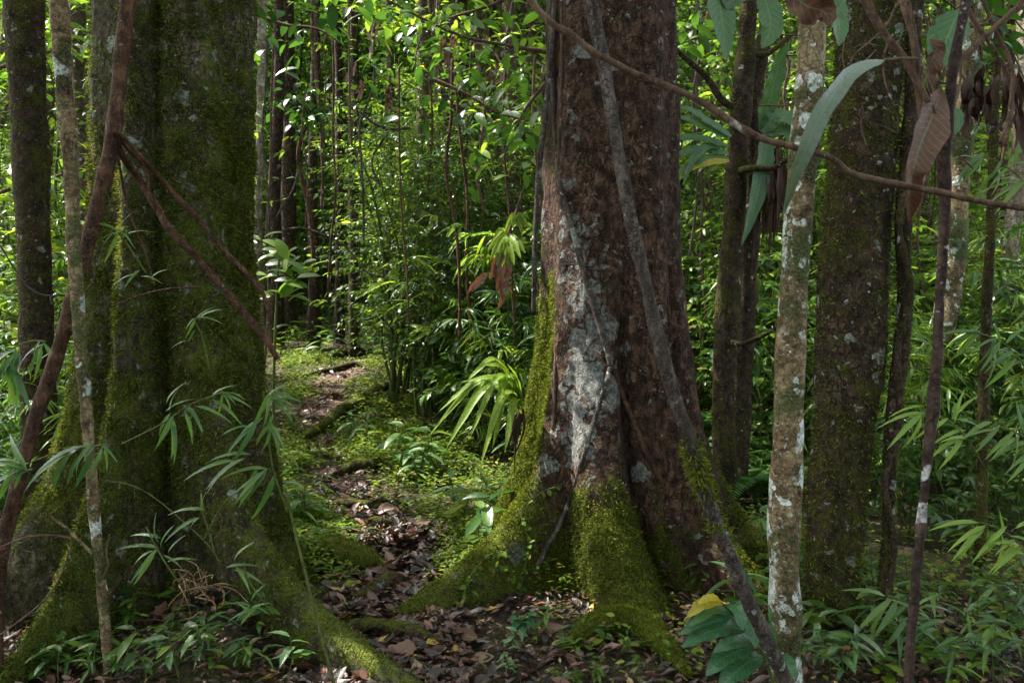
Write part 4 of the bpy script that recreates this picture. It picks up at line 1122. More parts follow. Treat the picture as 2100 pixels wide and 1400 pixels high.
scatter_things(CLB, [0, 1, 2, 3], 'shrub', CADJ, 34, 7.8, 14.5, (.75, 1.15), (800, 1120), 'tall shrubs', w=[.22, .28, .2, .3])
scatter_things(CLB, [0, 1, 2, 3], 'shrub', CADJ, 14, 16, 21, (.8, 1.2), (540, 900), 'tall shrubs', w=[.25, .35, .3, .1])
scatter_things(CLB, [0, 1, 2, 3], 'shrub', CADJ, 34, 7.2, 15, (.7, 1.1), (1390, 2200), 'tall shrubs', w=[.25, .3, .25, .2])
scatter_things(CLB, [0, 1, 2], 'shrub', CADJ, 14, 7, 14, (.7, 1.1), (-150, 210), 'tall shrubs')
keep_path = -9
scatter_things(SEE, [0, 1, 3], 'seedling', ['small bright seedling', 'glossy blue green seedling', 'tiny round leaved seedling', 'tall green seedling'], 50, 11, 20, (1.5, 3.0), (560, 800), 'seedlings')
scatter_things(SHR, [0, 1, 3], 'shrub', SADJ, 18, 16.5, 20, (.4, .8), (560, 800), 'shrubs')
# ------------------------------------------------------------------ bamboo sprays in front of the left tree
def spray(label, pts, fans, d, mat='bamboo', ll=.19):
    rr = np.random.default_rng(int(pts[0][0] * 7 + pts[0][1]))
    t = thing('bamboo_spray', label, 'bamboo', P(*pts[0], d))
    obj('culm', px_tube([(a, b, d + .03 * sin(a * .05), 3.5) for a, b in pts], n=40, k=6), M['stem'], t)
    for (a, b, n_, ang, spr, L) in fans:
        lp = np.tile(P(a, b, d), (n_, 1)) + rr.normal(0, .012, (n_, 3))
        th = (ang + np.linspace(-spr, spr, n_) + rr.normal(0, 6, n_)) * D_
        ld = np.stack([np.cos(th), rr.uniform(-.7, .1, n_), np.sin(th)], -1)
        up = np.stack([-np.sin(th) * .6, -np.ones(n_) * .6, np.abs(np.cos(th)) * .9 + .2], -1)
        obj('leaf_fan', scatter(L_LANCE, lp, ld, up, L / F * d * rr.uniform(.75, 1.2, n_)), M[mat], t)
    return t


spray('bamboo spray hanging over the middle ridge of the left mossy tree', [(250, 910), (330, 870), (390, 830), (455, 805)], [(355, 855, 5, -95, 38, 80), (345, 845, 3, 70, 25, 60), (390, 830, 4, -40, 30, 75), (430, 812, 4, 10, 30, 70), (455, 806, 4, -40, 45, 45)], 3.05)
spray('drooping bamboo spray left of the path edge on the left tree', [(590, 1050), (560, 960), (550, 880), (540, 800)], [(545, 800, 5, -50, 60, 75), (550, 815, 4, 15, 25, 70), (520, 870, 5, 215, 35, 75), (560, 870, 4, -80, 40, 70), (550, 850, 3, 250, 30, 60)], 3.0)
spray('bamboo spray with long leaves low on the right buttress of left tree', [(415, 1110), (470, 1020), (540, 990), (555, 960)], [(545, 965, 6, 215, 40, 95), (500, 935, 4, 190, 22, 100), (520, 960, 3, 240, 20, 85)], 2.95)
spray('bamboo spray with grey green leaves crossing the pale sapling', [(-20, 1000), (60, 950), (130, 925), (210, 912)], [(205, 912, 5, -95, 50, 60), (180, 915, 6, 205, 30, 95), (140, 925, 4, 220, 20, 110), (60, 950, 6, 165, 40, 90), (40, 955, 5, 230, 30, 90)], 2.85, ll=.2)
spray('upright bamboo shoot with five leaves left of the middle ridge', [(390, 1220), (350, 1170), (320, 1120), (300, 1080)], [(322, 1120, 3, 120, 30, 70), (322, 1122, 3, 200, 30, 75), (335, 1140, 3, 30, 40, 50), (318, 1125, 2, 245, 15, 80)], 2.95)
spray('small bamboo shoot with three leaves on the middle ridge', [(440, 1130), (425, 1080), (415, 1050)], [(415, 1050, 2, 185, 10, 75), (415, 1050, 2, 105, 12, 55), (418, 1056, 1, 220, 5, 30)], 3.0)
spray('thin bamboo twig with long leaves high on the left tree', [(300, 560), (260, 500), (245, 480)], [(245, 480, 4, 200, 50, 60), (250, 475, 3, 20, 40, 50), (280, 560, 2, 215, 20, 55), (300, 565, 2, 20, 20, 45)], 3.2)
spray('short bamboo tuft on the middle of the left tree', [(430, 760), (415, 690), (400, 660)], [(400, 660, 3, 35, 25, 55), (400, 655, 2, 240, 20, 45), (395, 690, 2, 210, 30, 40)], 3.15)
spray('yellowish bamboo twig low beside the middle ridge', [(560, 1260), (510, 1190), (500, 1150)], [(510, 1240, 4, 60, 60, 50), (515, 1245, 4, 200, 60, 50), (470, 1160, 4, 10, 50, 65)], 2.9)
spray('bamboo spray hanging at the left edge over the brown liana', [(-30, 780), (20, 720), (60, 700), (95, 700)], [(40, 720, 6, 240, 50, 90), (90, 700, 5, 250, 50, 70), (20, 740, 6, 285, 40, 100)], 3.3, ll=.22)
for k, (a, b, lab) in enumerate([(2050, 1080, 'bright bamboo spray reaching in at the right edge'), (1960, 1290, 'bamboo spray arching over the base of slim dark sapling'), (2080, 1230, 'bamboo spray low at the right edge'), (1930, 850, 'bamboo spray pointing at the slim dark sapling from behind'), (2040, 690, 'long grey green bamboo leaves right of the slim sapling'), (2050, 330, 'drooping bamboo leaves high at the right edge'), (2080, 880, 'pale bamboo leaves at the right edge above forked twig'), (1860, 1230, 'broad bamboo leaves between mossy vine and slim sapling')]):
    spray(lab, [(a + 90, b + 110), (a + 50, b + 45), (a + 10, b + 10), (a - 40, b - 10)], [(a - 35, b - 8, 4, 200, 35, 85), (a + 5, b + 8, 4, 235, 30, 75), (a + 20, b + 15, 3, 60, 50, 60), (a + 45, b + 40, 4, 185, 35, 80)], 2.9 + .35 * (k % 3), mat='bamboobright' if k in (0, 3) else 'bamboo')

# broad leaved sapling beside the left tree, by the path
t = thing('understory_shrub', 'fresh broad leaved sapling peeping out right of the great left tree', 'shrub', base_of(560, 5.2))
rr = np.random.default_rng(9)
obj('stem', px_tube([(560, 900, 5.2, 6), (562, 760, 5.2, 6), (566, 640, 5.2, 5), (572, 540, 5.2, 4), (585, 500, 5.2, 3)], n=40, k=6), M['stem'], t)
lp, ld = [], []
for a, b, n_, L in ((540, 490, 4, 0), (565, 520, 5, 0), (590, 530, 5, 0), (585, 555, 5, 0), (620, 550, 4, 0), (600, 575, 5, 0), (570, 600, 5, 0), (590, 610, 3, 0), (560, 560, 4, 0)):
    for k in range(n_):
        lp.append(P(a + rr.normal(0, 6), b + rr.normal(0, 6), 5.15 + rr.normal(0, .06))); th = rr.uniform(-.4, 3.5); ld.append((cos(th), rr.uniform(-.5, .2), sin(th) * .6))
lp, ld = np.array(lp), np.array(ld)
obj('foliage', scatter(L_BROAD, lp, ld, np.tile([0, -.5, 1.], (len(lp), 1)) + rr.normal(0, .3, (len(lp), 3)), rr.uniform(.10, .17, len(lp))), M['leafbright'], t)

# overhanging foliage in the gap at the top: twigs with broad leaves
def overhang(label, pts, d, n, ll, mat, proto=L_BROAD, sp=.22, group=None):
    rr = np.random.default_rng(int(abs(pts[0][0]) + 13 * abs(pts[0][1])))
    t = thing('overhanging_branch', label, 'branch', P(*pts[0], d), group)
    cpx = [(a, b, d, 9 - 6 * k / (len(pts) - 1)) for k, (a, b) in enumerate(pts)]
    obj('twig', px_tube(cpx, n=40, k=7, rough=.2), M['twig'], t)
    c = catmull([P(a, b, d) for a, b in pts], 60)
    k = rr.integers(8, 60, n)
    lp = c[k] + rr.normal(0, 1, (n, 3)) * np.array([sp, sp, sp * .7])
    ld = rdir(n, -.7, .15, rr)
    obj('foliage', scatter(proto, lp, ld, np.tile([0, 0, 1.], (n, 1)) + rr.normal(0, .4, (n, 3)), ll * rr.uniform(.6, 1.3, n)), M[mat], t)


overhang('leafy branch overhanging the path at the top, reaching left from reddish tree', [(1135, 110), (1050, 95), (950, 75), (850, 30), (760, -20)], 5.2, 100, .12, 'leaf')
overhang('yellow tipped leafy branch high above the path', [(1100, -40), (1010, 10), (930, 35), (870, 60)], 5.8, 70, .11, 'leafbright')
overhang('dark leafy twig top left of the path gap', [(500, 20), (580, 50), (650, 60), (700, 90)], 4.6, 55, .12, 'leafdark')
overhang('dark leafy branch in front of the bright gap', [(880, 160), (950, 190), (1020, 230), (1090, 250)], 6.2, 60, .15, 'leafdark')
overhang('drooping leafy branch beside the reddish tree', [(1120, 170), (1080, 220), (1050, 280), (1030, 330)], 5.6, 45, .14, 'leaf')
overhang('leafy branch over the forked tree', [(1660, -30), (1560, 20), (1470, 60), (1400, 90)], 6.0, 80, .14, 'leaf')
overhang('leafy branch at the top left behind the brown liana', [(-40, 150), (60, 120), (140, 90), (220, 40)], 6.2, 90, .14, 'leafbright')
overhang('leafy branch at the left edge at mid height', [(-60, 420), (40, 380), (120, 360), (200, 330)], 6.4, 80, .14, 'leafbright')
overhang('leafy twigs crossing the top right corner', [(2150, -30), (2060, 40), (1980, 60), (1900, 110)], 3.6, 45, .12, 'leafdark')
overhang('dark round epiphyte clump hanging above the path', [(600, 200), (618, 215), (630, 225), (640, 240)], 7.2, 90, .12, 'leafdark', sp=.13)

# thin hanging vines in the background gap
def vine(label, pts, d, w, mat='twig', group='thin vines hanging behind the two great trees'):
    vine_(label, pts, d, w, mat, group)


def vine_(label, pts, d, w, mat, group):
    t = thing('hanging_vine', label, 'vine', P(*pts[-1], d), group)
    obj('stem', px_tube([(a, b, d, w) for a, b in pts], n=60, k=6, rough=.25, nscale=25), M[mat], t)


vine('reddish dead vine hanging from the dark epiphyte clump', [(632, 250), (616, 290), (612, 330), (625, 390), (638, 450), (641, 500), (645, 545)], 7.2, 9, 'bark_liana')
vine('pale thin vine sagging across the path gap', [(555, 480), (620, 468), (700, 500), (750, 555), (790, 570)], 7.0, 4, 'bark_grey')
vine('pale thin vine rising to the dark epiphyte clump', [(545, 500), (570, 440), (600, 390), (612, 350)], 7.0, 3.5, 'bark_grey')
vine('black straight vine hanging in the middle of the path gap', [(714, -60), (716, 100), (718, 250), (722, 300)], 6.5, 4)
vine('pale curved vine high in the path gap', [(740, 230), (770, 255), (810, 265), (840, 262)], 7.5, 6, 'bark_grey')
vine('kinked pale vine in the middle of the thicket', [(790, 280), (765, 320), (765, 350), (780, 380)], 7.5, 5, 'bark_grey')
vine('thin pale vine looping left of the left tree', [(-20, 470), (60, 590), (130, 605), (185, 590), (192, 540), (170, 480), (120, 330)], 3.3, 3.5, 'bark_grey')
vine('dry bent twig at the lower left corner', [(-20, 1130), (60, 1100), (130, 1240 - 140), (145, 1120), (100, 1220), (-10, 1310)], 2.8, 4, 'twig')
vine('thin yellow mossy vine on the right root of the left tree', [(585, 1000), (605, 1090), (630, 1190), (655, 1290), (680, 1380), (690, 1420)], 2.95, 6, 'stem')
vine('thin bare twig slanting on the left tree', [(225, 630), (290, 605), (350, 592), (412, 590)], 3.3, 3.5, 'bark_liana')
vine('thin dry stem crossing the left tree', [(210, 985), (270, 995), (330, 1030), (420, 1110), (450, 1150)], 3.0, 3, 'stem')

rv = np.random.default_rng(808)
for k in range(46):
    gapside = k % 2 == 0
    x0 = rv.uniform(520, 1090) if gapside else rv.uniform(1400, 2090)
    d_ = rv.uniform(5.6, 9.5); y0 = rv.uniform(-120, 200); y1 = y0 + rv.uniform(250, 700)
    pts = []
    for q in np.linspace(0, 1, 6):
        x0 += rv.normal(0, 11)
        pts.append((x0, y0 + (y1 - y0) * q))
    c_ = ('pale', 'dark', 'brown')[k % 3]
    w_ = 'above the path' if gapside else 'among the shrubs behind the forked tree and dark trunk'
    vine(f'{c_} thin wavy vine hanging {w_}', pts, d_, rv.uniform(2.5, 7), ('bark_grey', 'twig', 'bark_liana')[k % 3], f'{c_} vines {w_}')
for k, (a, b, d_) in enumerate([(735, 170, 8), (760, 60, 7), (990, 80, 6), (905, 90, 6.2), (800, 180, 8), (1010, 140, 6)]):
    rr = np.random.default_rng(k + 50); g = []
    t = thing('dead_leaf_bunch', 'pale brown dead leaves dangling ' + ['over the path gap at mid height', 'at the very top of the path gap', 'beside the reddish tree top', 'under the leafy branch over the path', 'in front of the far slim trunks', 'under the yellow tipped branch'][k], 'dead leaves', P(a, b, d_))
    for q in range(5):
        x, y = a + rr.normal(0, 8), b + rr.normal(0, 14)
        g.append(ribbon([P(x, y, d_), P(x + rr.normal(0, 4), y + 16, d_ + .03), P(x + rr.normal(0, 8), y + rr.uniform(24, 44), d_)], rr.uniform(7, 13) / F * d_, (rr.normal(), -1, 0), 8, .5, .3, seed=q))
    obj('leaf_cluster', join(*g), M['dry'], t)
t = thing('twig_tangle', 'tangle of dry pale stems at the foot of the middle ridge of left tree', 'twigs', P(410, 1240, 2.95))
rr = np.random.default_rng(31)
g = []
for k in range(26):
    a, b = 410 + rr.normal(0, 25), 1215 + rr.normal(0, 18)
    e = (a + rr.normal(0, 40), b + rr.normal(-10, 40))
    g.append(px_tube([(a, b, 2.95 + rr.normal(0, .05), 3), ((a + e[0]) / 2 + rr.normal(0, 10), (b + e[1]) / 2 - 8, 2.93 + rr.normal(0, .05), 2.5), (e[0], e[1], 2.95 + rr.normal(0, .05), 1.5)], n=10, k=5))
obj('stem', join(*g), M['drystem'], t)
# ------------------------------------------------------------------ roots over the path
def root(label, rows, moss=.5, mat='bark_right', sink=-.05, tuft=0):
    pts, rad = [], []
    for a, b, w in rows:
        q = G(a, b); rr_ = w / F * q[1] / 2 * 1.25
        pts.append(q + np.array([0, 0, rr_ * (1 - 2 * sink)])); rad.append(rr_)
    rad[0] *= .5; rad[-1] *= .4; pts[0][2] -= rad[0]; pts[-1][2] -= rad[-1] * 2
    t = thing('tree_root', label, 'root', pts[0], 'roots crossing the path')
    g_ = tube(pts, rad, n=60, k=12, rough=.25, nscale=14, moss=moss)
    obj('bark', g_, M[mat], t)
    if tuft:
        pr_ = np.clip(g_[2]['moss'] - .45, 0, 1) + 1e-5
        o = obj('moss', tuft_on(g_, tuft, .014, pr_), M['mossbright'], t); o['kind'] = 'stuff'


root('sunlit mossy root slanting over the middle of the path', [(605, 912, 18), (660, 890, 20), (700, 858, 20), (745, 835, 20), (790, 812, 24), (830, 780, 18)], .5, tuft=1200)
root('mossy root slanting right of the path middle', [(720, 925, 12), (760, 890, 18), (790, 870, 18), (810, 850, 12)], .6, tuft=900)
root('dark root lying across the path at the bend', [(680, 985, 14), (725, 972, 22), (765, 965, 20), (810, 955, 22), (850, 962, 12)], .35, tuft=600)
root('thin bare root across the path below the bend', [(660, 1040, 8), (700, 1042, 14), (750, 1044, 14), (800, 1036, 10), (850, 1040, 8)], .15)
root('flat root stub in the middle of the path litter', [(740, 1078, 10), (775, 1085, 20), (815, 1080, 12)], .1)
root('dark log at the far left of the path', [(545, 705, 14), (600, 694, 18), (650, 692, 16), (690, 696, 8)], .1, 'bark_dark')
root('mossy root crossing the far path', [(640, 742, 10), (690, 738, 16), (740, 730, 14), (780, 726, 8)], .4, tuft=400)
root('thin root over the far path', [(620, 775, 8), (680, 765, 10), (730, 755, 10), (765, 765, 6)], .25)
root('thin root left of the path middle', [(600, 965, 10), (640, 945, 14), (680, 930, 12)], .2)
root('fat mossy root lump joining the left buttress', [(620, 1140, 30), (680, 1160, 44), (740, 1175, 40), (800, 1172, 22)], .6, tuft=3500)
root('dark root between the two trees at the path foot', [(690, 1245, 24), (750, 1238, 26), (800, 1215, 30), (850, 1205, 20)], .1)
root('low dark root in front of the path foot', [(700, 1290, 28), (770, 1310, 30), (850, 1325, 30), (920, 1350, 24)], .15)
root('mossy root curling in front of the reddish tree', [(1160, 1345, 22), (1210, 1318, 32), (1260, 1308, 36), (1310, 1318, 36), (1350, 1345, 34), (1410, 1400, 30)], .8, tuft=9000, sink=-.3)
root('mossy root at the back left of the reddish tree', [(1075, 960, 14), (1040, 1010, 16), (1015, 1055, 12)], .6, tuft=600)
root('brown root at the lower right of the reddish tree', [(1330, 1290, 14), (1370, 1330, 12), (1420, 1400, 10)], .2)
root('mossy root end in the front centre', [(640, 1290, 34), (690, 1340, 44), (740, 1385, 46), (790, 1430, 30)], .65, tuft=3500)
root('dry stick across the litter in front', [(1060, 1400, 8), (1110, 1370, 9), (1165, 1330, 6)], .0, 'twig')

LOWADJ = ['low ' + q for q in SADJ]
scatter_things(SHR, [0, 1, 2, 3], 'shrub', LOWADJ, 30, 4.6, 8, (.4, .75), (1800, 2250), 'low shrubs')
scatter_things(SHR, [0, 1, 2, 3], 'shrub', LOWADJ, 14, 5.8, 9, (.4, .7), (1400, 1800), 'low shrubs')
# ------------------------------------------------------------------ litter and ground cover
def field(n, pxr, dlo, dhi, acc, rs):
    px = rs.uniform(*pxr, n); d = np.exp(rs.uniform(np.log(dlo), np.log(dhi), n))
    x = (px - HX) / F * d
    m = acc(x, d, px)
    return x[m], d[m]


rs2 = np.random.default_rng(101)


def acc_lit(x, d, px):
    pd = path_dist(x, d)
    p = np.where(pd < 1.2, np.where(d < 5, .9, .55), np.where(d < 3.9, .9, .10))
    return rs2.random(len(x)) < p


x, d = field(46000, (-200, 2300), 2.4, 14, acc_lit, rs2)
n = len(x)
z = T(x, d) + .014 + rs2.uniform(0, .02, n)
dirs = rdir(n, -.1, .2, rs2)
xp, dp = field(60000, (560, 960), 2.8, 13, lambda x, d, px: (path_dist(x, d) < 1.15) & (rs2.random(len(x)) < np.where(d > 4.8, .10, .55)), rs2)
sz = np.concatenate([np.clip(rs2.lognormal(-3.45, .5, n), .012, .10), np.clip(rs2.lognormal(-3.1, .45, len(xp)), .02, .12)])
x = np.concatenate([x, xp]); d = np.concatenate([d, dp]); n = len(x)
z = T(x, d) + .014 + rs2.uniform(0, .02, n)
dirs = rdir(n, -.1, .2, rs2)
lit = scatter(leaf_proto(4, .42, .45, .5, -.25, .3), np.stack([x, d, z], -1), dirs, np.tile([0, 0, 1.], (n, 1)) + rs2.normal(0, .35, (n, 3)), sz)
o = obj('leaf_litter', lit, M['litter']); tag(o, 'brown fallen leaves littering the path and forest floor', 'leaf litter', None, 'stuff')
# twigs in the litter
x, d = field(900, (0, 2100), 2.6, 9, acc_lit, rs2)
g = []
for a, b in zip(x[:420], d[:420]):
    L = rs2.uniform(.06, .25); th = rs2.uniform(0, pi); q = np.array([a, b, float(T(a, b)) + .02])
    v = np.array([cos(th), sin(th), rs2.normal(0, .08)]) * L
    g.append(tube([q, q + v * .5 + rs2.normal(0, .01, 3), q + v], [.003, .0025, .0015], n=5, k=5))
o = obj('twig_litter', join(*g), M['twig']); tag(o, 'small broken twigs scattered over the forest floor', 'twigs', None, 'stuff')


def acc_herb(x, d, px):
    pd = path_dist(x, d)
    p = np.where(pd < .7, np.where(d > 4.8, .42, .06), np.where(pd < 1.0, .75, 1.)) * np.clip(.58 + 2.0 * fbm(np.stack([x * 1.5, d * 1.5, x * 0], -1), 4), .05, 1)
    p = p * np.where((d < 3.9), .10, 1)
    return rs2.random(len(x)) < p


x, d = field(110000, (250, 2200), 3.0, 19, acc_herb, rs2)
x2, d2 = field(90000, (580, 1120), 4.2, 12, acc_herb, rs2)
x = np.concatenate([x, x2]); d = np.concatenate([d, d2])
n = len(x)
hh = rs2.uniform(.01, .10, n) * np.clip(path_dist(x, d) * .8, .3, 1.5)
herb = scatter(L_HEX, np.stack([x, d, T(x, d) + hh], -1), rdir(n, -.2, .5, rs2), np.tile([0, 0, 1.], (n, 1)) + rs2.normal(0, .3, (n, 3)), rs2.uniform(.016, .042, n) * (1 + .03 * d))
o = obj('ground_cover', herb, M['herb']); tag(o, 'low green herbs and moss carpeting both sides of the path', 'ground cover', None, 'stuff')
nb = 26000
x, d = field(nb, (560, 1130), 4.4, 12, lambda x, d, px: (rs2.random(len(x)) < np.clip(.3 + 1.3 * fbm(np.stack([x * 2 + 9, d * 2, x * 0], -1), 3), 0, 1)) & (path_dist(x, d) > .6), rs2)
n = len(x)
mg = scatter((np.array([(-.2, 0, 0), (.2, 0, 0), (.1, .6, .1), (0, 1, 0)]), np.array([(0, 1, 2, 3)])), np.stack([x, d, T(x, d)], -1), rdir(n, .3, 1, rs2), rs2.normal(0, 1, (n, 3)), rs2.uniform(.012, .03, n))
o = obj('ground_moss', mg, M['mossbright']); tag(o, 'yellow green moss cushions along the path edges', 'moss', None, 'stuff')


def fallen(label, px, py, L, ang, mat, w=.45, curl=.25, tiltv=.25):
    q = G(px, py) + np.array([0, 0, .03]); v = np.array([cos(ang), sin(ang) * .6, tiltv]) * L
    t = thing('fallen_leaf', label, 'leaf', q)
    obj('blade', ribbon([q - v * .5, q - v * .15 + np.array([0, 0, .25 * L * curl]), q + v * .2 + np.array([0, 0, .3 * L * curl]), q + v * .5], L * w, (0, -.6, 1), 16, .5, .2, 9, seed=px), M[mat], t)
    obj('petiole', tube([q - v * .5, q - v * .65, q - v * .78 + np.array([0, 0, .01])], [.002, .0015, .001], n=6, k=5), M['twig'], t)


fallen('large red brown fallen leaf propped beside the mossy root', 975, 1082, .17, .5, 'drydark', .42, .2, .45)
fallen('yellow brown fallen leaf in the front centre', 825, 1362, .16, .9, 'dry', .55)
fallen('orange yellow fallen leaf tip under the brown leaf', 845, 1385, .09, -.9, 'yellow', .4)
fallen('broad brown fallen leaf on the path foot', 795, 1195, .15, .8, 'drydark', .6)
fallen('yellow fallen leaf left of the path foot', 715, 1215, .09, .3, 'yellow', .4)
fallen('curled brown leaf left under the reddish tree', 950, 1330, .18, -.8, 'drydark', .4)
fallen('pale curled leaf under the reddish tree roots', 1130, 1310, .12, .2, 'dry', .4)
fallen('broad red brown leaf on the path middle', 790, 1060, .16, .1, 'drydark', .5)
fallen('pale leaf at the path edge', 865, 1088, .13, .6, 'dry', .5)

# small creeping vines on the near left root of the reddish tree
for lab, pts in (('creeper with small leaves on the left root of the reddish tree', [(930, 1290), (945, 1240), (965, 1180), (1000, 1140), (1035, 1130)]), ('creeper with small bright leaves climbing the reddish tree buttress', [(1085, 1250), (1070, 1190), (1085, 1120), (1070, 1050), (1110, 1010), (1150, 995)]), ('little vine hanging over the hollow of the reddish tree', [(1060, 1200), (1050, 1170), (1030, 1160), (1010, 1165)])):
    rr = np.random.default_rng(pts[0][0])
    rows = [(a, b, RT.hit(a, b) - .02, 3) for a, b in pts]
    t = thing('creeper', lab, 'vine', P(*rows[0][:3]))
    obj('stem', px_tube(rows, n=40, k=5), M['stem'], t)
    c = catmull([P(*q[:3]) for q in rows], 60); n = 34
    lp = c[rr.integers(0, 60, n)]
    ld = np.stack([rr.normal(0, 1, n), rr.uniform(-1, -.2, n), rr.normal(-.2, .6, n)], -1)
    obj('foliage', scatter(L_ROUND, lp, ld, np.tile([0, -.7, .8], (n, 1)) + rr.normal(0, .3, (n, 3)), rr.uniform(.018, .04, n)), M['herb'], t)
t = thing('seedling', 'little plant with four glossy quilted leaves under the reddish tree', 'seedling', G(1070, 1310))
b0 = G(1070, 1310); top = P(1070, 1272, b0[1])
obj('stem', tube([b0, (b0 + top) / 2, top], [.004, .003, .002], n=8, k=5), M['stem'], t)
for ex, ey in ((1048, 1272), (1100, 1262), (1052, 1292), (1098, 1290), (1072, 1310)):
    obj('leaf', ribbon([top, P((1070 + ex) / 2, (1272 + ey) / 2 - 8, b0[1] - .05), P(ex, ey, b0[1] - .1)], .042, (0, -.5, 1), 14, .2), M['bigleaf'], t)

# ------------------------------------------------------------------ forest behind and canopy above
SUN_EL, SUN_AZ = 57., 157.      # elevation, azimuth of the sun measured counter-clockwise from +X
sd = np.array([cos(SUN_EL * D_) * cos(SUN_AZ * D_), cos(SUN_EL * D_) * sin(SUN_AZ * D_), sin(SUN_EL * D_)])
rf = np.random.default_rng(202)


def clumps(n, per, box, sig, rf, keep=None):
    c = rf.uniform(0, 1, (n, 3)) * (np.array(box[1]) - np.array(box[0])) + np.array(box[0])
    if keep is not None: c = c[keep(c)]
    p = np.repeat(c, per, 0)
    return p + rf.normal(0, 1, p.shape) * np.array(sig)


# distant wall of foliage
NW = 15000
a = rf.uniform(-.95, .95, NW); dd = rf.uniform(17, 42, NW)
zt = rf.uniform(-.03, .5, NW) * dd + 1.0
c = np.stack([a * dd, dd, zt], -1)
c = c[(c[:, 2] > T(c[:, 0], c[:, 1]) + .2)]
gap = np.abs(c[:, 0] / c[:, 1] + .235) < .05
c = c[~(gap & (c[:, 1] < 21) & (c[:, 2] < 2.5))]
p = np.repeat(c, 42, 0); p = p + rf.normal(0, 1, p.shape) * np.array([.5, .5, .35])
n = len(p)
o = obj('distant_foliage', scatter(L_HEX, p, rdir(n, -.8, .3, rf), np.tile([0, 0, 1.], (n, 1)) + rf.normal(0, .5, (n, 3)), rf.uniform(.11, .23, n) * np.where(p[:, 1] > 27, 2.1, 1.)), M['leafwall'])
tag(o, 'distant wall of green rainforest leaves behind the trunks', 'foliage', None, 'stuff')

# canopy overhead, density and gaps shaped by where shade and sun should land
box = ((-22, -14, 9.), (18, 34, 15.))
c = rf.uniform(0, 1, (2700, 3)) * (np.array(box[1]) - np.array(box[0])) + np.array(box[0])
dens = fbm(c * np.array([.28, .28, .1]), 3)
land = c - sd * (c[:, 2] / sd[2])[:, None]
c = c[dens > np.where((land[:, 1] < 4.4) & (land[:, 1] > -3), -1, np.where(land[:, 1] > 10, -.35, np.where(land[:, 1] > 5.5, .05, -.1)))]
c2 = rf.uniform(0, 1, (420, 3)) * np.array([11, 8, 5]) + np.array([-11.5, 1, 9])  # extra clumps out of view, added to shade the foreground
l2 = c2 - sd * (c2[:, 2] / sd[2])[:, None]
c = np.concatenate([c, c2[(l2[:, 1] < 4.4)]])
# the forest behind the viewer, unseen, added to cut frontal fill light
ab = rf.uniform(-pi, 0, 520); rb = rf.uniform(6, 13, 520)
c = np.concatenate([c, np.stack([rb * np.cos(ab), rb * np.sin(ab) - .5, rf.uniform(0, 10, 520)], -1)])
p = np.repeat(c, 36, 0); p = p + rf.normal(0, 1, p.shape) * np.array([.75, .75, .4])
# openings over the spots that lie in the sun in the photograph
spots = [(G(660, 830), 1.0), (G(760, 960), .95), (G(700, 900), .9), (G(830, 890), .8), (G(900, 980), .8), (G(690, 750), .9), (G(650, 1010), .4), (P(1085, 760, 4.4), .6), (P(1100, 620, 4.4), .5), (P(985, 850, 4.3), .4), (P(1040, 500, 4.9), .4), (P(1000, 1110, 4.0), .3), (G(800, 1100), .28), (P(900, 900, 6.5), .6), (P(800, 250, 9), 1.2), (P(950, 500, 8), 1.6), (P(960, 660, 7.3), 1.2), (P(1000, 400, 8.5), 1.5), (P(850, 600, 9), 1.0), (P(1000, 300, 8), 1.0), (P(100, 200, 7), 1.2), (P(60, 600, 6), .7), (P(2000, 500, 8), 1.2), (P(1450, 250, 7), .8), (P(1600, 900, 8), .7), (P(650, 120, 14), 1.0), (P(60, 1000, 3.5), .3), (P(690, 1330, 3.1), .3), (P(1330, 1150, 3.8), .2)]
keepm = np.ones(len(p), bool)
for q, rad_ in spots:
    v = p - q; al = v @ sd
    dist = np.linalg.norm(v - al[:, None] * sd, axis=1)
    keepm &= ~((al > 0) & (dist < rad_ * (1 + .35 * fbm(p * 1.2, 2))))
p = p[keepm]
n = len(p)
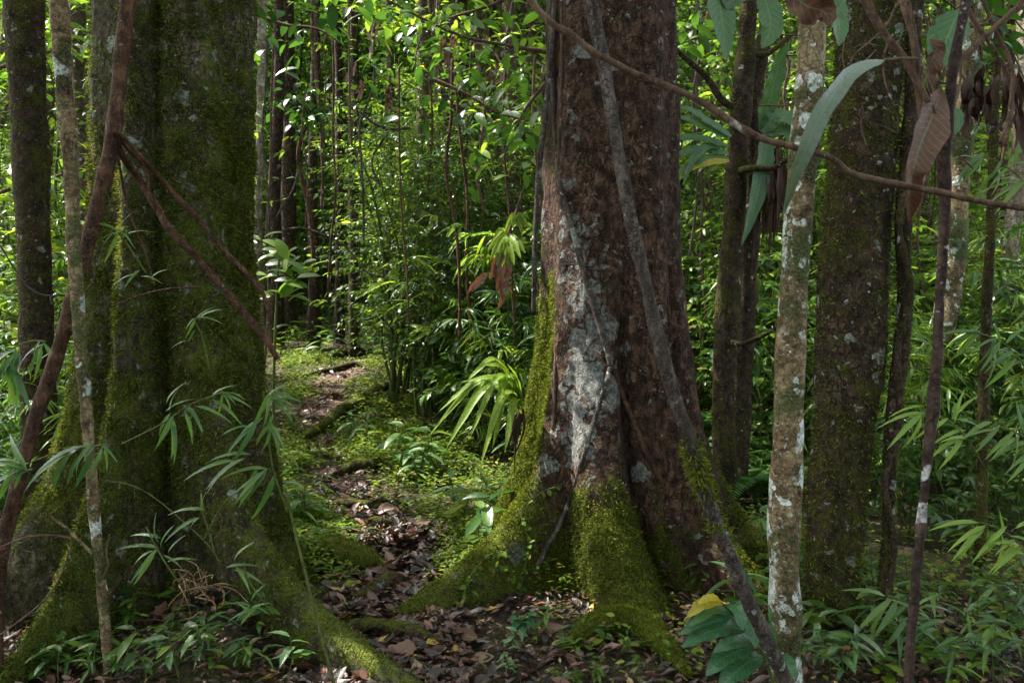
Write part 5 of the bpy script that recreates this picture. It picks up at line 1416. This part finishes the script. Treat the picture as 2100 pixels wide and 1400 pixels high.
o = obj('canopy_foliage', scatter(L_HEX, p, rdir(n, -.7, .3, rf), np.tile([0, 0, 1.], (n, 1)) + rf.normal(0, .4, (n, 3)), rf.uniform(.2, .38, n)), M['canopy'])
tag(o, 'leafy canopy closing over the path, with unseen foliage added behind the viewer for shade', 'foliage', None, 'stuff')

# ------------------------------------------------------------------ light, sky, camera
w = bpy.data.worlds.new('World'); SC.world = w; w.use_nodes = True
nt = w.node_tree; bg = nt.nodes['Background']
sky = nt.nodes.new('ShaderNodeTexSky'); sky.sky_type = 'NISHITA'; sky.sun_disc = False
sky.sun_elevation = R_(SUN_EL); sky.sun_rotation = R_(90 - SUN_AZ)
nt.links.new(sky.outputs[0], bg.inputs[0]); bg.inputs[1].default_value = .15; sky.dust_density = 3; sky.ozone_density = .2
hs = nt.nodes.new('ShaderNodeHueSaturation'); hs.inputs['Saturation'].default_value = .45
nt.links.new(sky.outputs[0], hs.inputs['Color']); nt.links.new(hs.outputs[0], bg.inputs[0])
L = bpy.data.lights.new('sun', 'SUN'); L.energy = 2.9; L.angle = R_(.55); L.color = (1, .95, .86)
lo = bpy.data.objects.new('sun', L); C.objects.link(lo)
from mathutils import Vector
lo.rotation_euler = Vector((-sd[0], -sd[1], -sd[2])).to_track_quat('-Z', 'Y').to_euler()
cam = bpy.data.cameras.new('camera'); co = bpy.data.objects.new('camera', cam); C.objects.link(co)
co.location = (0, 0, CH); co.rotation_euler = (R_(90), 0, 0)
cam.sensor_width = 36; cam.lens = F / 2100 * 36; cam.shift_y = (HY - 700) / 2100; cam.clip_end = 500; cam.clip_start = .05
cam.dof.use_dof = True; cam.dof.focus_distance = 4.6; cam.dof.aperture_fstop = 7.1
SC.camera = co
vs = SC.view_settings; vs.view_transform = 'Standard'; vs.look = 'None'; vs.gamma = 1; vs.exposure = 2.85
cy = SC.cycles
cy.max_bounces = 7; cy.diffuse_bounces = 4; cy.transmission_bounces = 5; cy.glossy_bounces = 2; cy.transparent_max_bounces = 4
cy.use_denoising = True
cy.sample_clamp_indirect = 6
